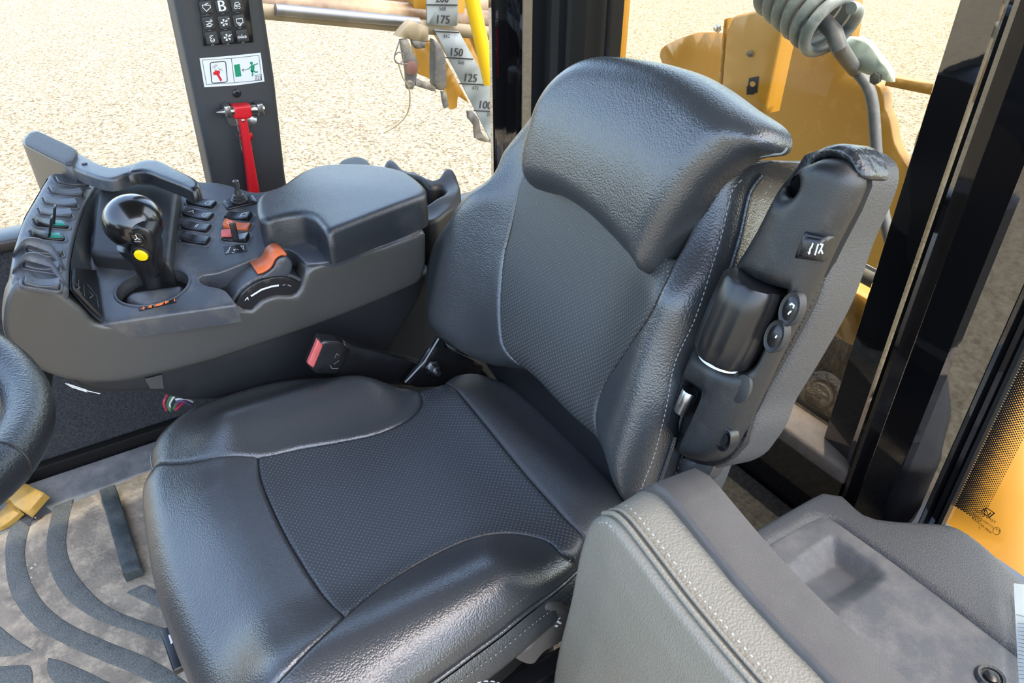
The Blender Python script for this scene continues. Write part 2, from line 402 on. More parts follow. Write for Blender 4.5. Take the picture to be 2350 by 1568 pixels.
def sheet(polys, F, h, quads=None):
    V, Fc = [], []
    for p in polys:
        k = len(V); V += [F.w(u, v, h) for u, v in p]; Fc.append(tuple(range(k, k+len(p))))
    return V, Fc
def ribbon(name, F, lines, w, m, parent=None, h=0.0004, local=False, hf=None, thick=0.0003):
    """flat printed strokes: each line a list of pixels (or plane metres) on F"""
    V, Fc = [], []
    for ln in lines:
        P = [Vector(p[:2]) for p in (ln if local else F.L(ln, h))]
        cl = len(P) > 2 and (P[0]-P[-1]).length < 1e-9
        if cl: P = P[:-1]
        k = len(V); N = len(P)
        for i, p in enumerate(P):
            a = P[(i-1) % N] if (cl or i > 0) else p; b = P[(i+1) % N] if (cl or i < N-1) else p
            t1 = (p-a).normalized() if (p-a).length > 0 else (b-p).normalized(); t2 = (b-p).normalized() if (b-p).length > 0 else t1
            t = (t1+t2); t = t.normalized() if t.length > 1e-6 else t1; nn = Vector((-t.y, t.x)); c = max(0.5, nn.dot(Vector((-t1.y, t1.x))))
            for sg in (1, -1):
                q = p+nn*(sg*w/2/c); z = h+(float(hf(np.array([[q.x, q.y]]))[0]) if hf else 0); V.append(F.w(q.x, q.y, z))
        for i in range(N if cl else N-1):
            j = (i+1) % N; Fc.append((k+2*i, k+2*i+1, k+2*j+1, k+2*j))
    return link(name, V, Fc, m, parent, False)
def plates(name, F, polys, m, parent=None, h=0.0004, local=False, th=0.0006):
    """thin flat shapes with a little thickness"""
    V, Fc = [], []
    for p in polys:
        P = [tuple(q[:2]) for q in (p if local else F.L(p, h))]
        if area(P) < 0: P = P[::-1]
        k = len(V); n = len(P); V += [F.w(u, v, h) for u, v in P]+[F.w(u, v, h-th) for u, v in P]
        Fc.append(tuple(range(k, k+n))); Fc.append(tuple(range(k+n, k+2*n))[::-1])
        for i in range(n): j = (i+1) % n; Fc.append((k+i, k+n+i, k+n+j, k+j))
    return link(name, V, Fc, m, parent, False)
_tc = {}
def text(name, F, s, p0, p1, m, parent=None, h=0.0006, bold=False, mirror=False, rot=0.0, height=None):
    """s written from pixel p0 to pixel p1 (baseline) on the plane F"""
    if s not in _tc:
        cu = bpy.data.curves.new('t', 'FONT'); cu.body = s; cu.resolution_u = 3
        ob = bpy.data.objects.new('t', cu); COL.objects.link(ob); dg = bpy.context.evaluated_depsgraph_get()
        me = bpy.data.meshes.new_from_object(ob.evaluated_get(dg)); bpy.data.objects.remove(ob)
        _tc[s] = ([tuple(v.co)[:2] for v in me.vertices], [tuple(p.vertices) for p in me.polygons]); bpy.data.meshes.remove(me); bpy.data.curves.remove(cu)
    vs, fs = _tc[s]; vv = np.array(vs); lo, hi = vv.min(0), vv.max(0); wd = hi[0]-lo[0]
    a, b = Vector(F.uv(*p0, h)), Vector(F.uv(*p1, h)); d = b-a; k = d.length/wd; ex = d.normalized(); ey = Vector((-ex.y, ex.x))
    if mirror: ey = -ey
    ky = k if height is None else height/(hi[1]-lo[1])
    V = [F.w(*(a+ex*(x-lo[0])*k+ey*(y-lo[1])*ky), h) for x, y in vs]
    if bold:
        V2 = [v+F.ez*0.0001+F.ex*(k*0.035) for v in V]; n = len(V); V = V+V2; fs = list(fs)+[tuple(i+n for i in f) for f in fs]
    return link(name, V, fs, m, parent, False)
def stitch(name, F, line, parent, hf=None, h=0.0008, L=0.0040, gap=0.0022, w=0.0008, m='thread', local=True, zig=0.0):
    P = spline(line if local else F.L(line), 0.0015, False); V, Fc = [], []
    acc = 0; pts = [P[0]]; cum = [0]
    for a, b in zip(P, P[1:]): acc += (b-a).length; cum.append(acc)
    xs = np.array([p.x for p in P]); ys = np.array([p.y for p in P]); s = 0
    while s+L < acc:
        a = Vector((np.interp(s, cum, xs), np.interp(s, cum, ys))); b = Vector((np.interp(s+L, cum, xs), np.interp(s+L, cum, ys)))
        t = (b-a).normalized(); nn = Vector((-t.y, t.x)); a = a+nn*zig; b = b-nn*zig; mid = (a+b)/2
        k = len(V)
        for c, ww, dz in ((a, w*0.5, -0.0004), (a+(b-a)*0.25, w, 0.0), (a+(b-a)*0.75, w, 0.0), (b, w*0.5, -0.0004)):
            z = (float(hf(np.array([[c.x, c.y]]))[0]) if hf else 0)+h+dz
            for sg, hz in ((1, -0.0008), (0.5, 0.0003), (-0.5, 0.0003), (-1, -0.0008)):
                q = c+nn*sg*ww/2; V.append(F.w(q.x, q.y, z+hz))
        for i in range(3):
            for j in range(3): Fc.append((k+4*i+j, k+4*i+j+1, k+4*i+j+5, k+4*i+j+4))
        s += L+gap
    return link(name, V, Fc, m, parent, True)
def rrect(cx, cy, a, b, r, ang=0.0, n=5):
    out = []; ca, sa = math.cos(ang), math.sin(ang)
    for sx, sy, a0 in ((1, 1, 0), (-1, 1, 90), (-1, -1, 180), (1, -1, 270)):
        for k in range(n+1):
            t = math.radians(a0+90*k/n); x = sx*(a-r)+r*math.cos(t); y = sy*(b-r)+r*math.sin(t)
            out.append((cx+x*ca-y*sa, cy+x*sa+y*ca))
    return out
def circ(cx, cy, r, n=24, sy=1.0, ang=0): 
    return [(cx+r*math.cos(t)*math.cos(ang)-r*sy*math.sin(t)*math.sin(ang), cy+r*math.cos(t)*math.sin(ang)+r*sy*math.sin(t)*math.cos(ang)) for t in (2*math.pi*k/n for k in range(n))]
def gauss(Q, a, b, w, amp):
    """ridge along the segment a-b"""
    return amp*np.exp(-(segdist(Q, [a, b], False)/w)**2)
FY = lambda y, o=(0, 0): Frame((0, y, 0), X, Z)          # plane facing the front (-Y)
FX = lambda x: Frame((x, 0, 0), Y, Z)                    # plane facing the operator's left (+X)
FZ = lambda z: Frame((0, 0, z), X, Y)                    # level plane
# ------------------------------------------------------------------ setting
YR = 0.75                                   # rear wall of the cab
GZ = -1.6                                   # ground below the cab floor
g = link('floor_ground', [(-40, -40, GZ), (40, -40, GZ), (40, 40, GZ), (-40, 40, GZ)], [(0, 1, 2, 3)], 'gravel'); struct(g); g.name = 'ground'
struct(wbox('floor', (-0.97, -1.2, -0.05), (1.0, YR, -0.004), 'mat_dust'))
struct(wbox('ceiling', (-1.05, -0.6, 1.86), (1.08, 0.92, 1.92), 'headliner'))  # unseen cab roof, its front part left off to let in more skylight
# right wall: carpeted panel below the window, its sill and the grey kick strip
struct(wbox('wall_right', (-0.99, -0.58, 0.0), (-0.94, 0.10, 0.575), 'carpet'))
struct(wbox('wall_right_rear', (-0.99, 0.10, 0.0), (-0.94, 0.78, 0.42), 'carpet'))
struct(wbox('trim_1', (-1.0, -0.58, 0.575), (-0.925, 0.10, 0.60), 'plastic_smooth', bev=0.006))
struct(wbox('trim_9', (-1.0, 0.10, 0.42), (-0.925, 0.78, 0.44), 'plastic_smooth', bev=0.006))
kf = Frame((-0.93, 0, 0.035), Y, Vector((-1, 0, 0.12)))
struct(link('trim_2', [(-0.94, -0.9, 0.05), (-0.94, 0.1, 0.05), (-0.915, 0.1, 0.03), (-0.915, -0.9, 0.03), (-0.915, -0.9, 0.022), (-0.915, 0.1, 0.022), (-0.80, 0.1, 0.004), (-0.80, -0.9, 0.004)],
     [(3, 2, 1, 0), (7, 6, 5, 4)], 'strip', smooth=False))
struct(wbox('trim_3', (-0.938, -0.9, 0.03), (-0.912, 0.3, 0.058), 'black', bev=0.004))
# window pillar on the right
FP = FX(-0.90)
pl = FP.L([(212, -900), (400, 0), (452, 250), (492, 440), (500, 480), (670, 480), (657, 405), (632, 180), (605, 0), (497, -900)])
p = pad('trim_4', FP, [q+('c',) for q in pl], 'pillar', R=0.02, D=0.012, wall=0.07, res=0.02); struct(p)
# rear right corner post with its facets, glossy black
prof = [(-0.93, 0.765), (-0.905, 0.758), (-0.845, 0.79), (-0.835, 0.80), (-0.80, 0.80), (-0.79, 0.792), (-0.715, 0.742), (-0.70, 0.742), (-0.692, 0.765), (-0.645, 0.765), (-0.638, 0.745), (-0.61, 0.745), (-0.60, 0.755), (-0.585, 0.755), (-0.575, 0.74), (-0.56, 0.74), (-0.545, 0.765), (-0.545, 0.86), (-0.93, 0.86)]
def prism(name, prof, z0, z1, m, parent=None, sm=25):
    n = len(prof); V = [(x, y, z0) for x, y in prof]+[(x, y, z1) for x, y in prof]
    F = [(i, (i+1) % n, n+(i+1) % n, n+i) for i in range(n)]+[tuple(range(n))[::-1], tuple(range(n, 2*n))]
    return link(name, V, F, m, parent, True, autosmooth=sm)
prof_a = prof[:7]+[(-0.705, 0.742), (-0.705, 0.86), (-0.93, 0.86)]
struct(prism('trim_5', prof_a, 0.0, 1.86, 'gloss_black'))
prof_b = [(-0.7045, 0.86), (-0.7045, 0.742)]+prof[8:18]
struct(prism('trim_10', prof_b, 0.0, 1.86, 'black'))
struct(wbox('wall_unseen_blocker_tall', (-0.62, -1.18, -0.05), (-0.05, -1.10, 0.95), 'black'))  # unseen tall box, added so the glossy rear post reflects something dark
struct(wbox('wall_unseen_blocker', (-0.97, -1.24, -0.05), (0.50, -1.20, 0.80), 'black'))  # unseen wide black wall, added to darken what the rear post mirrors
# rear wall, sill and broad glossy post
struct(wbox('wall_rear', (-0.95, YR, -0.05), (1.0, YR+0.058, 0.36), 'gloss_black'))
struct(wbox('trim_6', (-0.56, YR-0.015, 0.36), (0.26, YR+0.058, 0.395), 'sillmat', bev=0.008))
FR = FY(YR)
xa, xb = FY(YR+0.025).uv(1885, 1020)[0], FY(YR+0.05).uv(2150, 1195)[0]
pr = [(xa, YR+0.07), (xa-0.002, YR+0.030), (xa+0.003, YR+0.022), (xa+0.058, YR+0.010), (xa+0.070, YR+0.0), (xa+0.078, YR+0.0), (xa+0.082, YR-0.014), (xa+0.090, YR-0.018), (xa+0.096, YR-0.010), (xa+0.104, YR-0.016), (xa+0.112, YR-0.022), (xb-0.046, YR-0.026), (xb-0.038, YR-0.022), (xb-0.010, YR+0.012), (xb-0.010, YR+0.044), (xb-0.008, YR+0.047), (xb-0.006, YR+0.042), (xb, YR+0.044), (xb+0.004, YR+0.05), (xb+0.004, YR+0.09), (xa, YR+0.09)]
struct(prism('trim_7', pr, 0.0, 1.86, 'gloss_black', sm=14))
struct(wbox('trim_8', (xb+0.004, YR+0.044, 0.2), (xb+0.010, YR+0.06, 1.86), 'seal'))
# raised carpeted box behind the seat
struct(wbox('floor_rear', (-0.75, 0.45, 0.0), (0.30, YR-0.002, 0.235), 'carpet_brown', bev=0.01))
# glazing
gl = FX(-0.955); struct(link('window_1', [(-0.955, -0.9, 0.43), (-0.955, 0.78, 0.43), (-0.955, 0.78, 1.86), (-0.955, -0.9, 1.86)], [(0, 1, 2, 3)], 'glass_side'))
struct(link('window_2', [(-0.55, YR+0.06, 0.37), (xa+0.01, YR+0.06, 0.37), (xa+0.01, YR+0.06, 1.86), (-0.55, YR+0.06, 1.86)], [(0, 1, 2, 3)], 'glass_rear'))
struct(link('window_3', [(xb, YR+0.06, 0.30), (1.0, YR+0.06, 0.30), (1.0, YR+0.06, 1.86), (xb, YR+0.06, 1.86)], [(0, 1, 2, 3)], 'glass_rear'))
# black ceramic dots along the glass edges
def frit(name, wdw, x0, z0, dx, dz, nx, nz, edge, r0=0.0021, yy=YR+0.0585):
    V, F = [], []
    for i in range(nx):
        for j in range(nz):
            x = x0+(i+(j % 2)/2)*dx; z = z0+j*dz; e = edge(i, j)
            if e <= 0: continue
            r = r0*e; k = len(V)
            for q in range(6): V.append((x+r*math.cos(q*math.pi/3), yy, z+r*math.sin(q*math.pi/3)))
            F.append(tuple(range(k, k+6)))
    o = link(name, V, F, 'seal', wdw, False); o['kind'] = 'stuff'; return o
w3 = bpy.data.objects['window_3']; w2 = bpy.data.objects['window_2']
frit('printed_dot_border', w3, xb+0.012, 0.40, 0.0046, 0.0023, 9, 330, lambda i, j: 1.05-i*0.07)
frit('printed_dot_border', w2, -0.0, 0.398, 0.0046, 0.0023, 60, 12, lambda i, j: 1.05-j*0.06, yy=YR+0.0585)
frit('printed_dot_border', w2, -0.535, 0.80, 0.0046, 0.0023, 4, 220, lambda i, j: 1.05-i*0.15, yy=YR+0.0585)
FG = FY(YR+0.0575)
for s, a, b, hh in (('TEMPERED', (2284, 1203), (2236, 1172), None), ('AS2 M850 DOT459', (2279, 1213), (2232, 1182), 0.004), ('43R-001668', (2274, 1226), (2229, 1190), None), ('7', (2249, 1216), (2245, 1214), None)):
    text('glass_marking', FG, s, a, b, 'ink', w3, 0.0, mirror=True, height=hh)
ribbon('glass_emblem', FG, [[(2252, 1173), (2264, 1166), (2282, 1178), (2270, 1188), (2252, 1173)], [(2258, 1175), (2263, 1170), (2268, 1183), (2274, 1177)]], 0.0016, 'ink', w3, 0.0)
ribbon('glass_emblem', FG, [circ(2287, 1219, 8.5, 20)+[circ(2287, 1219, 8.5, 20)[0]]], 0.0008, 'ink', w3, 0.0)
text('glass_marking', FG, 'E4', (2293, 1222), (2284, 1216), 'ink', w3, 0.0, mirror=True)

# ------------------------------------------------------------------ operator seat
seat = thing('operator_seat', (0, 0, 0.0), 'black leather suspension seat with perforated centre panels and headrest, beside the switch console', 'seat')
FS = Frame((0, 0, 0.5), X, Y)
def hs0(Q):
    x, y = Q[:, 0], Q[:, 1]
    z = gauss(Q, (-0.225, -0.10), (-0.215, 0.10), 0.060, 0.040) + gauss(Q, (0.215, -0.16), (0.22, 0.08), 0.065, 0.045)
    z += -0.9*np.clip(-0.13-y, 0, 1)**2*2.2
    z += gauss(Q, (-0.12, 0.23), (0.14, 0.26), 0.045, 0.018)
    z += gauss(Q, (-0.12, -0.15), (0.13, -0.15), 0.05, 0.010)
    return z
SO = FS.LS([(335, 1062), (340, 1010), (378, 962), (450, 915), (600, 868), (730, 853), (850, 857), (935, 876), (1000, 872), (1040, 848), (1100, 843), (1200, 880), (1300, 965), (1390, 1060), (1440, 1140), (1395, 1205), (1330, 1272), (1200, 1370), (1060, 1475), (950, 1558), (820, 1680), (700, 1780), (560, 1830), (480, 1720), (430, 1568), (385, 1450), (345, 1330), (322, 1200), (316, 1105)], hs0)
SOs = [tuple(v) for v in spline(SO, 0.006)]
def hs(Q):
    z = hs0(Q); d = segdist(Q, SOs)*np.where(inside(Q, SOs), 1, 0); x = np.clip(d/0.035, 0, 1)
    return z-0.028*(1-np.sqrt(np.clip(1-(1-x)**2, 0, 1)))
kw = dict(hf=hs, R=0.007, D=0.006, wall=0.06, res=0.007)
SP = lambda pts: FS.LS(pts, hs0)
a = pad('seat_bolster', FS, SP([(346, 1062, 'c'), (338, 1012), (375, 962), (450, 915), (600, 868), (730, 853), (850, 856), (930, 872), (963, 895), (968, 925), (935, 962), (870, 992), (780, 1012), (690, 1027), (590, 1045), (450, 1057)]), 'leather', seat, **kw)
a['label'] = 'padded thigh bolster on the console side'
fl = SP([(345, 1063, 'c'), (450, 1057), (590, 1045, 'c'), (598, 1100), (640, 1200), (700, 1305), (790, 1415, 'c'), (730, 1468), (640, 1560), (560, 1640), (480, 1750, 'c'), (430, 1568), (385, 1450), (345, 1330), (322, 1200), (316, 1105)])
pad('seat_front_panel', FS, fl, 'leather', seat, **kw)
ct = SP([(590, 1045, 'c'), (690, 1027), (780, 1012), (870, 992), (935, 962), (968, 925), (963, 895), (985, 877, 'c'), (1015, 870, 'c'), (1100, 955), (1200, 1078), (1290, 1180), (1342, 1228, 'c'), (1325, 1262, 'c'), (1290, 1266), (1250, 1238), (1170, 1222), (1080, 1235), (980, 1280), (880, 1342), (790, 1415, 'c'), (700, 1305), (640, 1200), (598, 1100)])
pad('seat_centre_panel', FS, ct, 'leather_perf', seat, **kw)['label'] = 'perforated leather centre of the seat cushion'
rs = SP([(1015, 870, 'c'), (1045, 848), (1100, 843), (1200, 880), (1300, 965), (1390, 1060), (1440, 1140), (1395, 1205, 'c'), (1342, 1228, 'c'), (1290, 1180), (1200, 1078), (1100, 955)])
pad('seat_rear_panel', FS, rs, 'leather_side', seat, **kw)
lb = SP([(790, 1415, 'c'), (880, 1342), (980, 1280), (1080, 1235), (1170, 1222), (1250, 1238), (1290, 1266), (1328, 1272, 'c'), (1200, 1370), (1060, 1475), (950, 1558), (820, 1680), (700, 1780), (600, 1810), (480, 1750, 'c'), (560, 1640), (640, 1560), (730, 1468)])
b = pad('seat_bolster', FS, lb, 'leather', seat, **kw); b['label'] = 'padded thigh bolster on the armrest side'
st = SP([(346, 1050), (345, 1012), (382, 965), (455, 920), (600, 875), (730, 860), (850, 862), (925, 878)])
stitch('stitching', FS, st, a, hs, h=-0.004)
pip = SP([(1326, 1276), (1200, 1374), (1060, 1479), (950, 1562), (820, 1684)])
q = spline(pip, 0.01, False)
tube('piping', [FS.w(v.x, v.y, float(hs0(np.array([tuple(v)]))[0])-0.030) for v in q], 0.0032, 'leather', b, n=8)
stitch('stitching', FS, SP([(1310, 1272), (1195, 1360), (1052, 1465), (940, 1548)]), b, hs, h=-0.001)
tube('piping', [FS.w(v.x, v.y, float(hs0(np.array([tuple(v)]))[0])-0.029) for v in spline(SP([(346, 1062), (338, 1012), (375, 962), (450, 915), (600, 868), (730, 853), (850, 856)]), 0.01, False)], 0.003, 'leather', a, n=8)
# skirt of the cushion on the armrest side, and its stitching
FK = FS.shift(-0.035)
sk_ = spline([(p[0]+0.004, p[1]) for p in pip], 0.01, False); V, Fc = [], []
for v in sk_:
    zb = float(hs0(np.array([[v.x, v.y]]))[0])
    for dz, dx in ((-0.030, 0.0), (-0.045, 0.010), (-0.065, 0.012), (-0.085, 0.004), (-0.10, -0.02)): V.append(FS.w(v.x+dx, v.y-dx*0.2, zb+dz))
for i in range(len(sk_)-1):
    for j in range(4): Fc.append((i*5+j, i*5+j+1, i*5+j+6, i*5+j+5))
sko = link('cushion_skirt', V, Fc, 'leather', seat)
for dz, dx in ((-0.042, 0.0105),):
    pts = [FS.w(v.x+dx, v.y, float(hs0(np.array([[v.x, v.y]]))[0])+dz) for v in spline(pip, 0.0035, False)]
    V, Fc = [], []
    for i in range(0, len(pts)-2, 2):
        a_, b_ = pts[i], pts[i]*0.4+pts[i+1]*0.6; k = len(V)
        for c in (a_, b_): V += [c+Vector((0.001, 0, 0.0006)), c+Vector((0.0012, 0, -0.0006))]
        Fc.append((k, k+1, k+3, k+2))
    link('stitching', V, Fc, 'thread', sko)
# cushion pan and suspension below
pad('seat_pan', FS.shift(-0.10), [(p[0]*0.93, p[1]*0.93) for p in SOs[::4]], 'black', seat, R=0.01, wall=0.04, res=0.03)
wbox('suspension_base', (-0.2, -0.16, 0.05), (0.21, 0.2, 0.36), 'plastic_smooth', seat, bev=0.02)

FQ = FZ(0.40); q_ = FQ.hit(400, 1490)
dl = (FQ.hit(414, 1530)-FQ.hit(386, 1450)).normalized()
tb = box('slide_lever', q_, dl, Z.cross(dl), Z, (0.07, 0.018, 0.012), 'plastic_smooth', seat, bev=0.003)
plates('lever_label', FQ.shift(0.0062), [[(386, 1458), (392, 1456), (399, 1474), (392, 1478)]], 'white', tb, 0.001)
# ---- backrest
REC = math.radians(18); sR, cR = math.sin(REC), math.cos(REC)
FB = Frame((0, 0.25, 0.53), X, (0, sR, cR))
def hb0(Q):
    x, v = Q[:, 0], Q[:, 1]
    z = gauss(Q, (-0.225, 0.02), (-0.215, 0.28), 0.062, 0.040)+gauss(Q, (0.235, 0.0), (0.215, 0.30), 0.062, 0.040)
    z += gauss(Q, (-0.05, 0.12), (0.05, 0.12), 0.11, 0.010)
    z -= 1.2*np.clip(0.02-v, 0, 1)**2
    return z
BO = FB.LS([(1235, 215), (1205, 245), (1140, 330), (1090, 410), (1020, 490), (975, 560), (962, 640), (972, 720), (998, 785), (1040, 822), (1100, 843), (1180, 855), (1300, 975), (1365, 1050), (1378, 1115), (1408, 1168), (1445, 1150), (1480, 1050), (1512, 940), (1535, 830), (1590, 700), (1640, 560), (1668, 440), (1695, 395), (1745, 360), (1700, 280), (1500, 190)], hb0)
BOs = [tuple(v) for v in spline(BO, 0.006)]
def hbk(Q):
    z = hb0(Q); d = segdist(Q, BOs)*np.where(inside(Q, BOs), 1, 0); x = np.clip(d/0.04, 0, 1)
    return z-0.036*(1-np.sqrt(np.clip(1-(1-x)**2, 0, 1)))
BP = lambda pts: FB.LS(pts, hb0)
kb = dict(hf=hbk, R=0.007, D=0.006, wall=0.09, res=0.007)
rb = pad('back_bolster', FB, BP([(1255, 200, 'c'), (1225, 222), (1205, 245), (1140, 330), (1090, 410), (1020, 490), (975, 560), (962, 640), (972, 720), (998, 785), (1040, 822), (1100, 843), (1175, 852, 'c'), (1152, 790), (1145, 700), (1152, 600), (1170, 520), (1195, 432, 'c'), (1240, 300)]), 'leather', seat, **kb)
rb['label'] = 'side bolster of the backrest on the console side'
bc = pad('back_centre_panel', FB, BP([(1195, 400, 'c'), (1300, 420), (1400, 490), (1475, 560), (1545, 600, 'c'), (1520, 655), (1490, 720), (1440, 800), (1392, 870), (1366, 940), (1362, 1045, 'c'), (1300, 975), (1200, 875), (1175, 852, 'c'), (1152, 790), (1145, 700), (1152, 600), (1170, 520)]), 'leather_perf_back', seat, **kb)
bc['label'] = 'perforated leather centre of the backrest'
lbk = pad('back_bolster', FB, BP([(1545, 600, 'c'), (1520, 655), (1490, 720), (1440, 800), (1392, 870), (1366, 940), (1362, 1045), (1380, 1115), (1408, 1168, 'c'), (1445, 1150), (1480, 1050), (1512, 940), (1535, 830), (1590, 700), (1640, 560), (1668, 440), (1695, 395), (1745, 360, 'c'), (1650, 380), (1600, 480)]), 'leather', seat, **dict(kb, wall=0.11, flare=0.012))
lbk['label'] = 'side bolster of the backrest on the armrest side'
stitch('stitching', FB, BP([(1222, 232), (1150, 330), (1098, 412), (1030, 492), (984, 562), (972, 640), (980, 700)]), rb, hbk, h=-0.003)
stitch('stitching', FB, BP([(1438, 1142), (1470, 1050), (1500, 940), (1523, 830), (1577, 700), (1627, 560), (1656, 440), (1680, 400)]), lbk, hbk, h=0.0)
# seam piping and second stitch row on the side of the bolster
sm_ = spline(BP([(1447, 1148), (1482, 1050), (1514, 940), (1537, 830), (1592, 700), (1642, 560), (1670, 440), (1700, 392)]), 0.004, False)
tube('piping', [FB.w(v.x+0.001, v.y, -0.003+float(hb0(np.array([tuple(v)]))[0])*1.0-0.034) for v in sm_], 0.003, 'leather', lbk, n=8)
V, Fc = [], []
for i in range(0, len(sm_)-2, 2):
    k = len(V)
    for v in (sm_[i], sm_[i]*0.35+sm_[i+1]*0.65):
        z0 = float(hb0(np.array([tuple(v)]))[0])-0.055; V += [FB.w(v.x+0.0055, v.y, z0), FB.w(v.x+0.0055, v.y, z0-0.0013)]
    Fc.append((k, k+1, k+3, k+2))
link('stitching', V, Fc, 'thread', lbk)
# head section
def hh(Q):
    x, v = Q[:, 0], Q[:, 1]
    z = 0.046+gauss(Q, (-0.12, 0.42), (0.16, 0.42), 0.10, 0.012)
    z -= 1.1*np.clip(v-0.42, 0, 1)**2 + 1.6*np.clip(np.abs(x)-0.20, 0, 1)**1.5*0.8
    z += 0.03*(x*0)
    return z
HP = [(1178, 395), (1178, 340), (1192, 285), (1212, 225), (1245, 175), (1290, 137), (1345, 118), (1450, 128), (1560, 156), (1650, 198), (1735, 252), (1790, 288), (1812, 318), (1806, 350), (1780, 358), (1740, 364), (1690, 395), (1645, 435), (1605, 490), (1560, 560), (1525, 618), (1497, 632, 'c'), (1470, 598), (1400, 540), (1330, 490), (1260, 450), (1195, 430)]
hd = pad('headrest', FB, FB.LS(HP, lambda Q: hh(Q)-0.048*np.clip((Q[:, 0]-0.02)/0.18, 0, 1)), 'leather', seat, hf=hh, R=0.030, D=0.034, wall=0.020, res=0.007)
hd['label'] = 'large smooth leather head section of the backrest'
hq = lambda Q: hh(Q)-0.048*np.clip((Q[:, 0]-0.02)/0.18, 0, 1)
sl_ = [FB.hit(x_, y_, -0.006) for x_, y_ in ((1806, 340), (1796, 352), (1770, 355), (1740, 360))]
tube('seam', [tuple(q) for q in sl_], 0.0012, 'thread', hd, n=6, step=0.004)
# shell behind
shp = [(-0.21, -0.02), (0.21, -0.02), (0.235, 0.15), (0.225, 0.36), (0.17, 0.45), (-0.15, 0.45), (-0.215, 0.36), (-0.23, 0.15)]
pad('back_shell', FB.shift(-0.075), shp, 'plastic_smooth', seat, R=0.02, wall=0.05, res=0.03)['label'] = 'black plastic shell of the backrest'
# ---- hinge plate, bolt, buckle on the console side
FH_ = FX(-0.235)
pad('hinge_bracket', FH_, FH_.L([(1005, 775), (1030, 800), (1110, 845), (1040, 880), (960, 890), (930, 878, 'c'), (960, 840)]), 'plastic_smooth', seat, h=0, R=0.001, wall=0.006, res=0.02)
c = FH_.hit(992, 843, 0.004); br = [o for o in seat.children if o.name.startswith('hinge_bracket')][0]
lathe('bolt', c, X, [(0.014, 0), (0.014, 0.002), (0.010, 0.003), (0.009, 0.014), (0.006, 0.015), (0.005, 0.024)], 'steel', br, n=6)
tube('cable', [FH_.hit(1007, 777, 0.006), FH_.hit(975, 830, 0.012), FH_.hit(930, 878, 0.012)], 0.0025, 'steel_dark', br, n=8)
FK2 = FX(-0.262)
bk = pad('seat_belt_buckle', FK2, FK2.L([(733, 776, 'c'), (780, 780, 'c'), (798, 800, 'c'), (775, 852, 'c'), (720, 852, 'c'), (705, 838, 'c')]), 'plastic_smooth', seat, R=0.004, wall=0.022, res=0.01, h=0.01)
pad('buckle_sleeve', FK2, FK2.L([(785, 783, 'c'), (830, 800), (900, 815), (965, 835, 'c'), (1000, 850), (980, 885), (930, 890), (770, 870, 'c')]), 'plastic_smooth', seat, R=0.006, D=0.008, wall=0.014, res=0.012)
rbf = FK2.shift(0.0115)
pad('release_button', rbf, rbf.L([(730, 781, 'c'), (742, 793, 'c'), (720, 846, 'c'), (707, 836, 'c')]), 'red_faded', bk, R=0.002, wall=0.006, res=0.005)
for ln in ([(768, 822), (772, 812), (778, 816)], [(766, 836), (778, 828)], [(757, 838), (762, 846), (776, 846)]):
    ribbon('moulded_mark', rbf, [ln], 0.001, 'ink_grey', bk, 0.0002)
# tilt lever below the cushion
FL = FX(0.265)
lv = FL.L([(1180, 1482), (1190, 1455), (1225, 1418), (1262, 1390), (1300, 1395), (1330, 1430), (1290, 1475), (1250, 1500), (1225, 1528), (1195, 1522), (1175, 1502)])
lever = pad('adjuster_lever', FL, lv, 'plastic_brown', seat, R=0.006, wall=0.014, res=0.006, holes=[FL.L([(1200, 1488), (1215, 1462), (1228, 1450), (1222, 1474), (1204, 1495)])])
ribbon('lever_symbol', FL, [[(1262, 1432), (1268, 1420), (1288, 1432)], [(1281, 1422), (1286, 1418)], [(1274, 1436), (1280, 1438)]], 0.003, 'white', lever, 0.001)
for i, (z, x) in enumerate(((0.30, 0.24), (0.27, 0.27), (0.245, 0.25))):
    box('slide_rail', (x, 0.10, z), Y, X, Z, (0.55, 0.03, 0.02), 'plastic_brown' if i else 'plastic_smooth', seat, bev=0.003)

# ---- raised armrest beside the backrest
aA = math.radians(14)
FA = Frame((0.34, 0.30, 0.70), X, (0, math.sin(aA), math.cos(aA)))
cl_ = [FA.uv(1885, 400), FA.uv(1600, 1010)]
def ha(Q): return gauss(Q, cl_[0], cl_[1], 0.042, 0.022)
hole = circ(*FA.uv(1826, 426), 0.0115, 20); 
rec = [(1672, 622, 'c'), (1790, 668, 'c'), (1720, 830), (1690, 852), (1650, 842), (1595, 812, 'c'), (1590, 795)]
slot = [(1560, 880, 'c'), (1600, 900, 'c'), (1590, 925), (1562, 985), (1545, 1035), (1531, 1020), (1528, 990), (1540, 935)]
AH = [(1845, 372), (1880, 360), (1925, 368), (1953, 395), (1957, 425), (1935, 482), (1890, 570), (1830, 700), (1762, 830), (1705, 950), (1675, 1010), (1650, 1048), (1615, 1065), (1580, 1062), (1547, 1042), (1524, 1000), (1524, 960), (1540, 900), (1572, 815), (1630, 700), (1680, 610), (1725, 530), (1770, 440), (1805, 395)]
arm = pad('armrest_housing', FA, FA.LS(AH, ha), 'plastic_arm', seat, hf=ha, R=0.014, D=0.020, wall=0.012, res=0.006, flare=-0.006, holes=[hole, FA.LS(rec, ha), FA.LS(slot, ha)])
arm['label'] = 'black plastic underside of the raised armrest with roller and buttons'
pad('housing_floor', FA.shift(-0.018), FA.LS([(q[0], q[1]) for q in AH], lambda Q: ha(Q)-0.02)[::1], 'dark_hole', arm, R=0.01, wall=0.01, res=0.02)
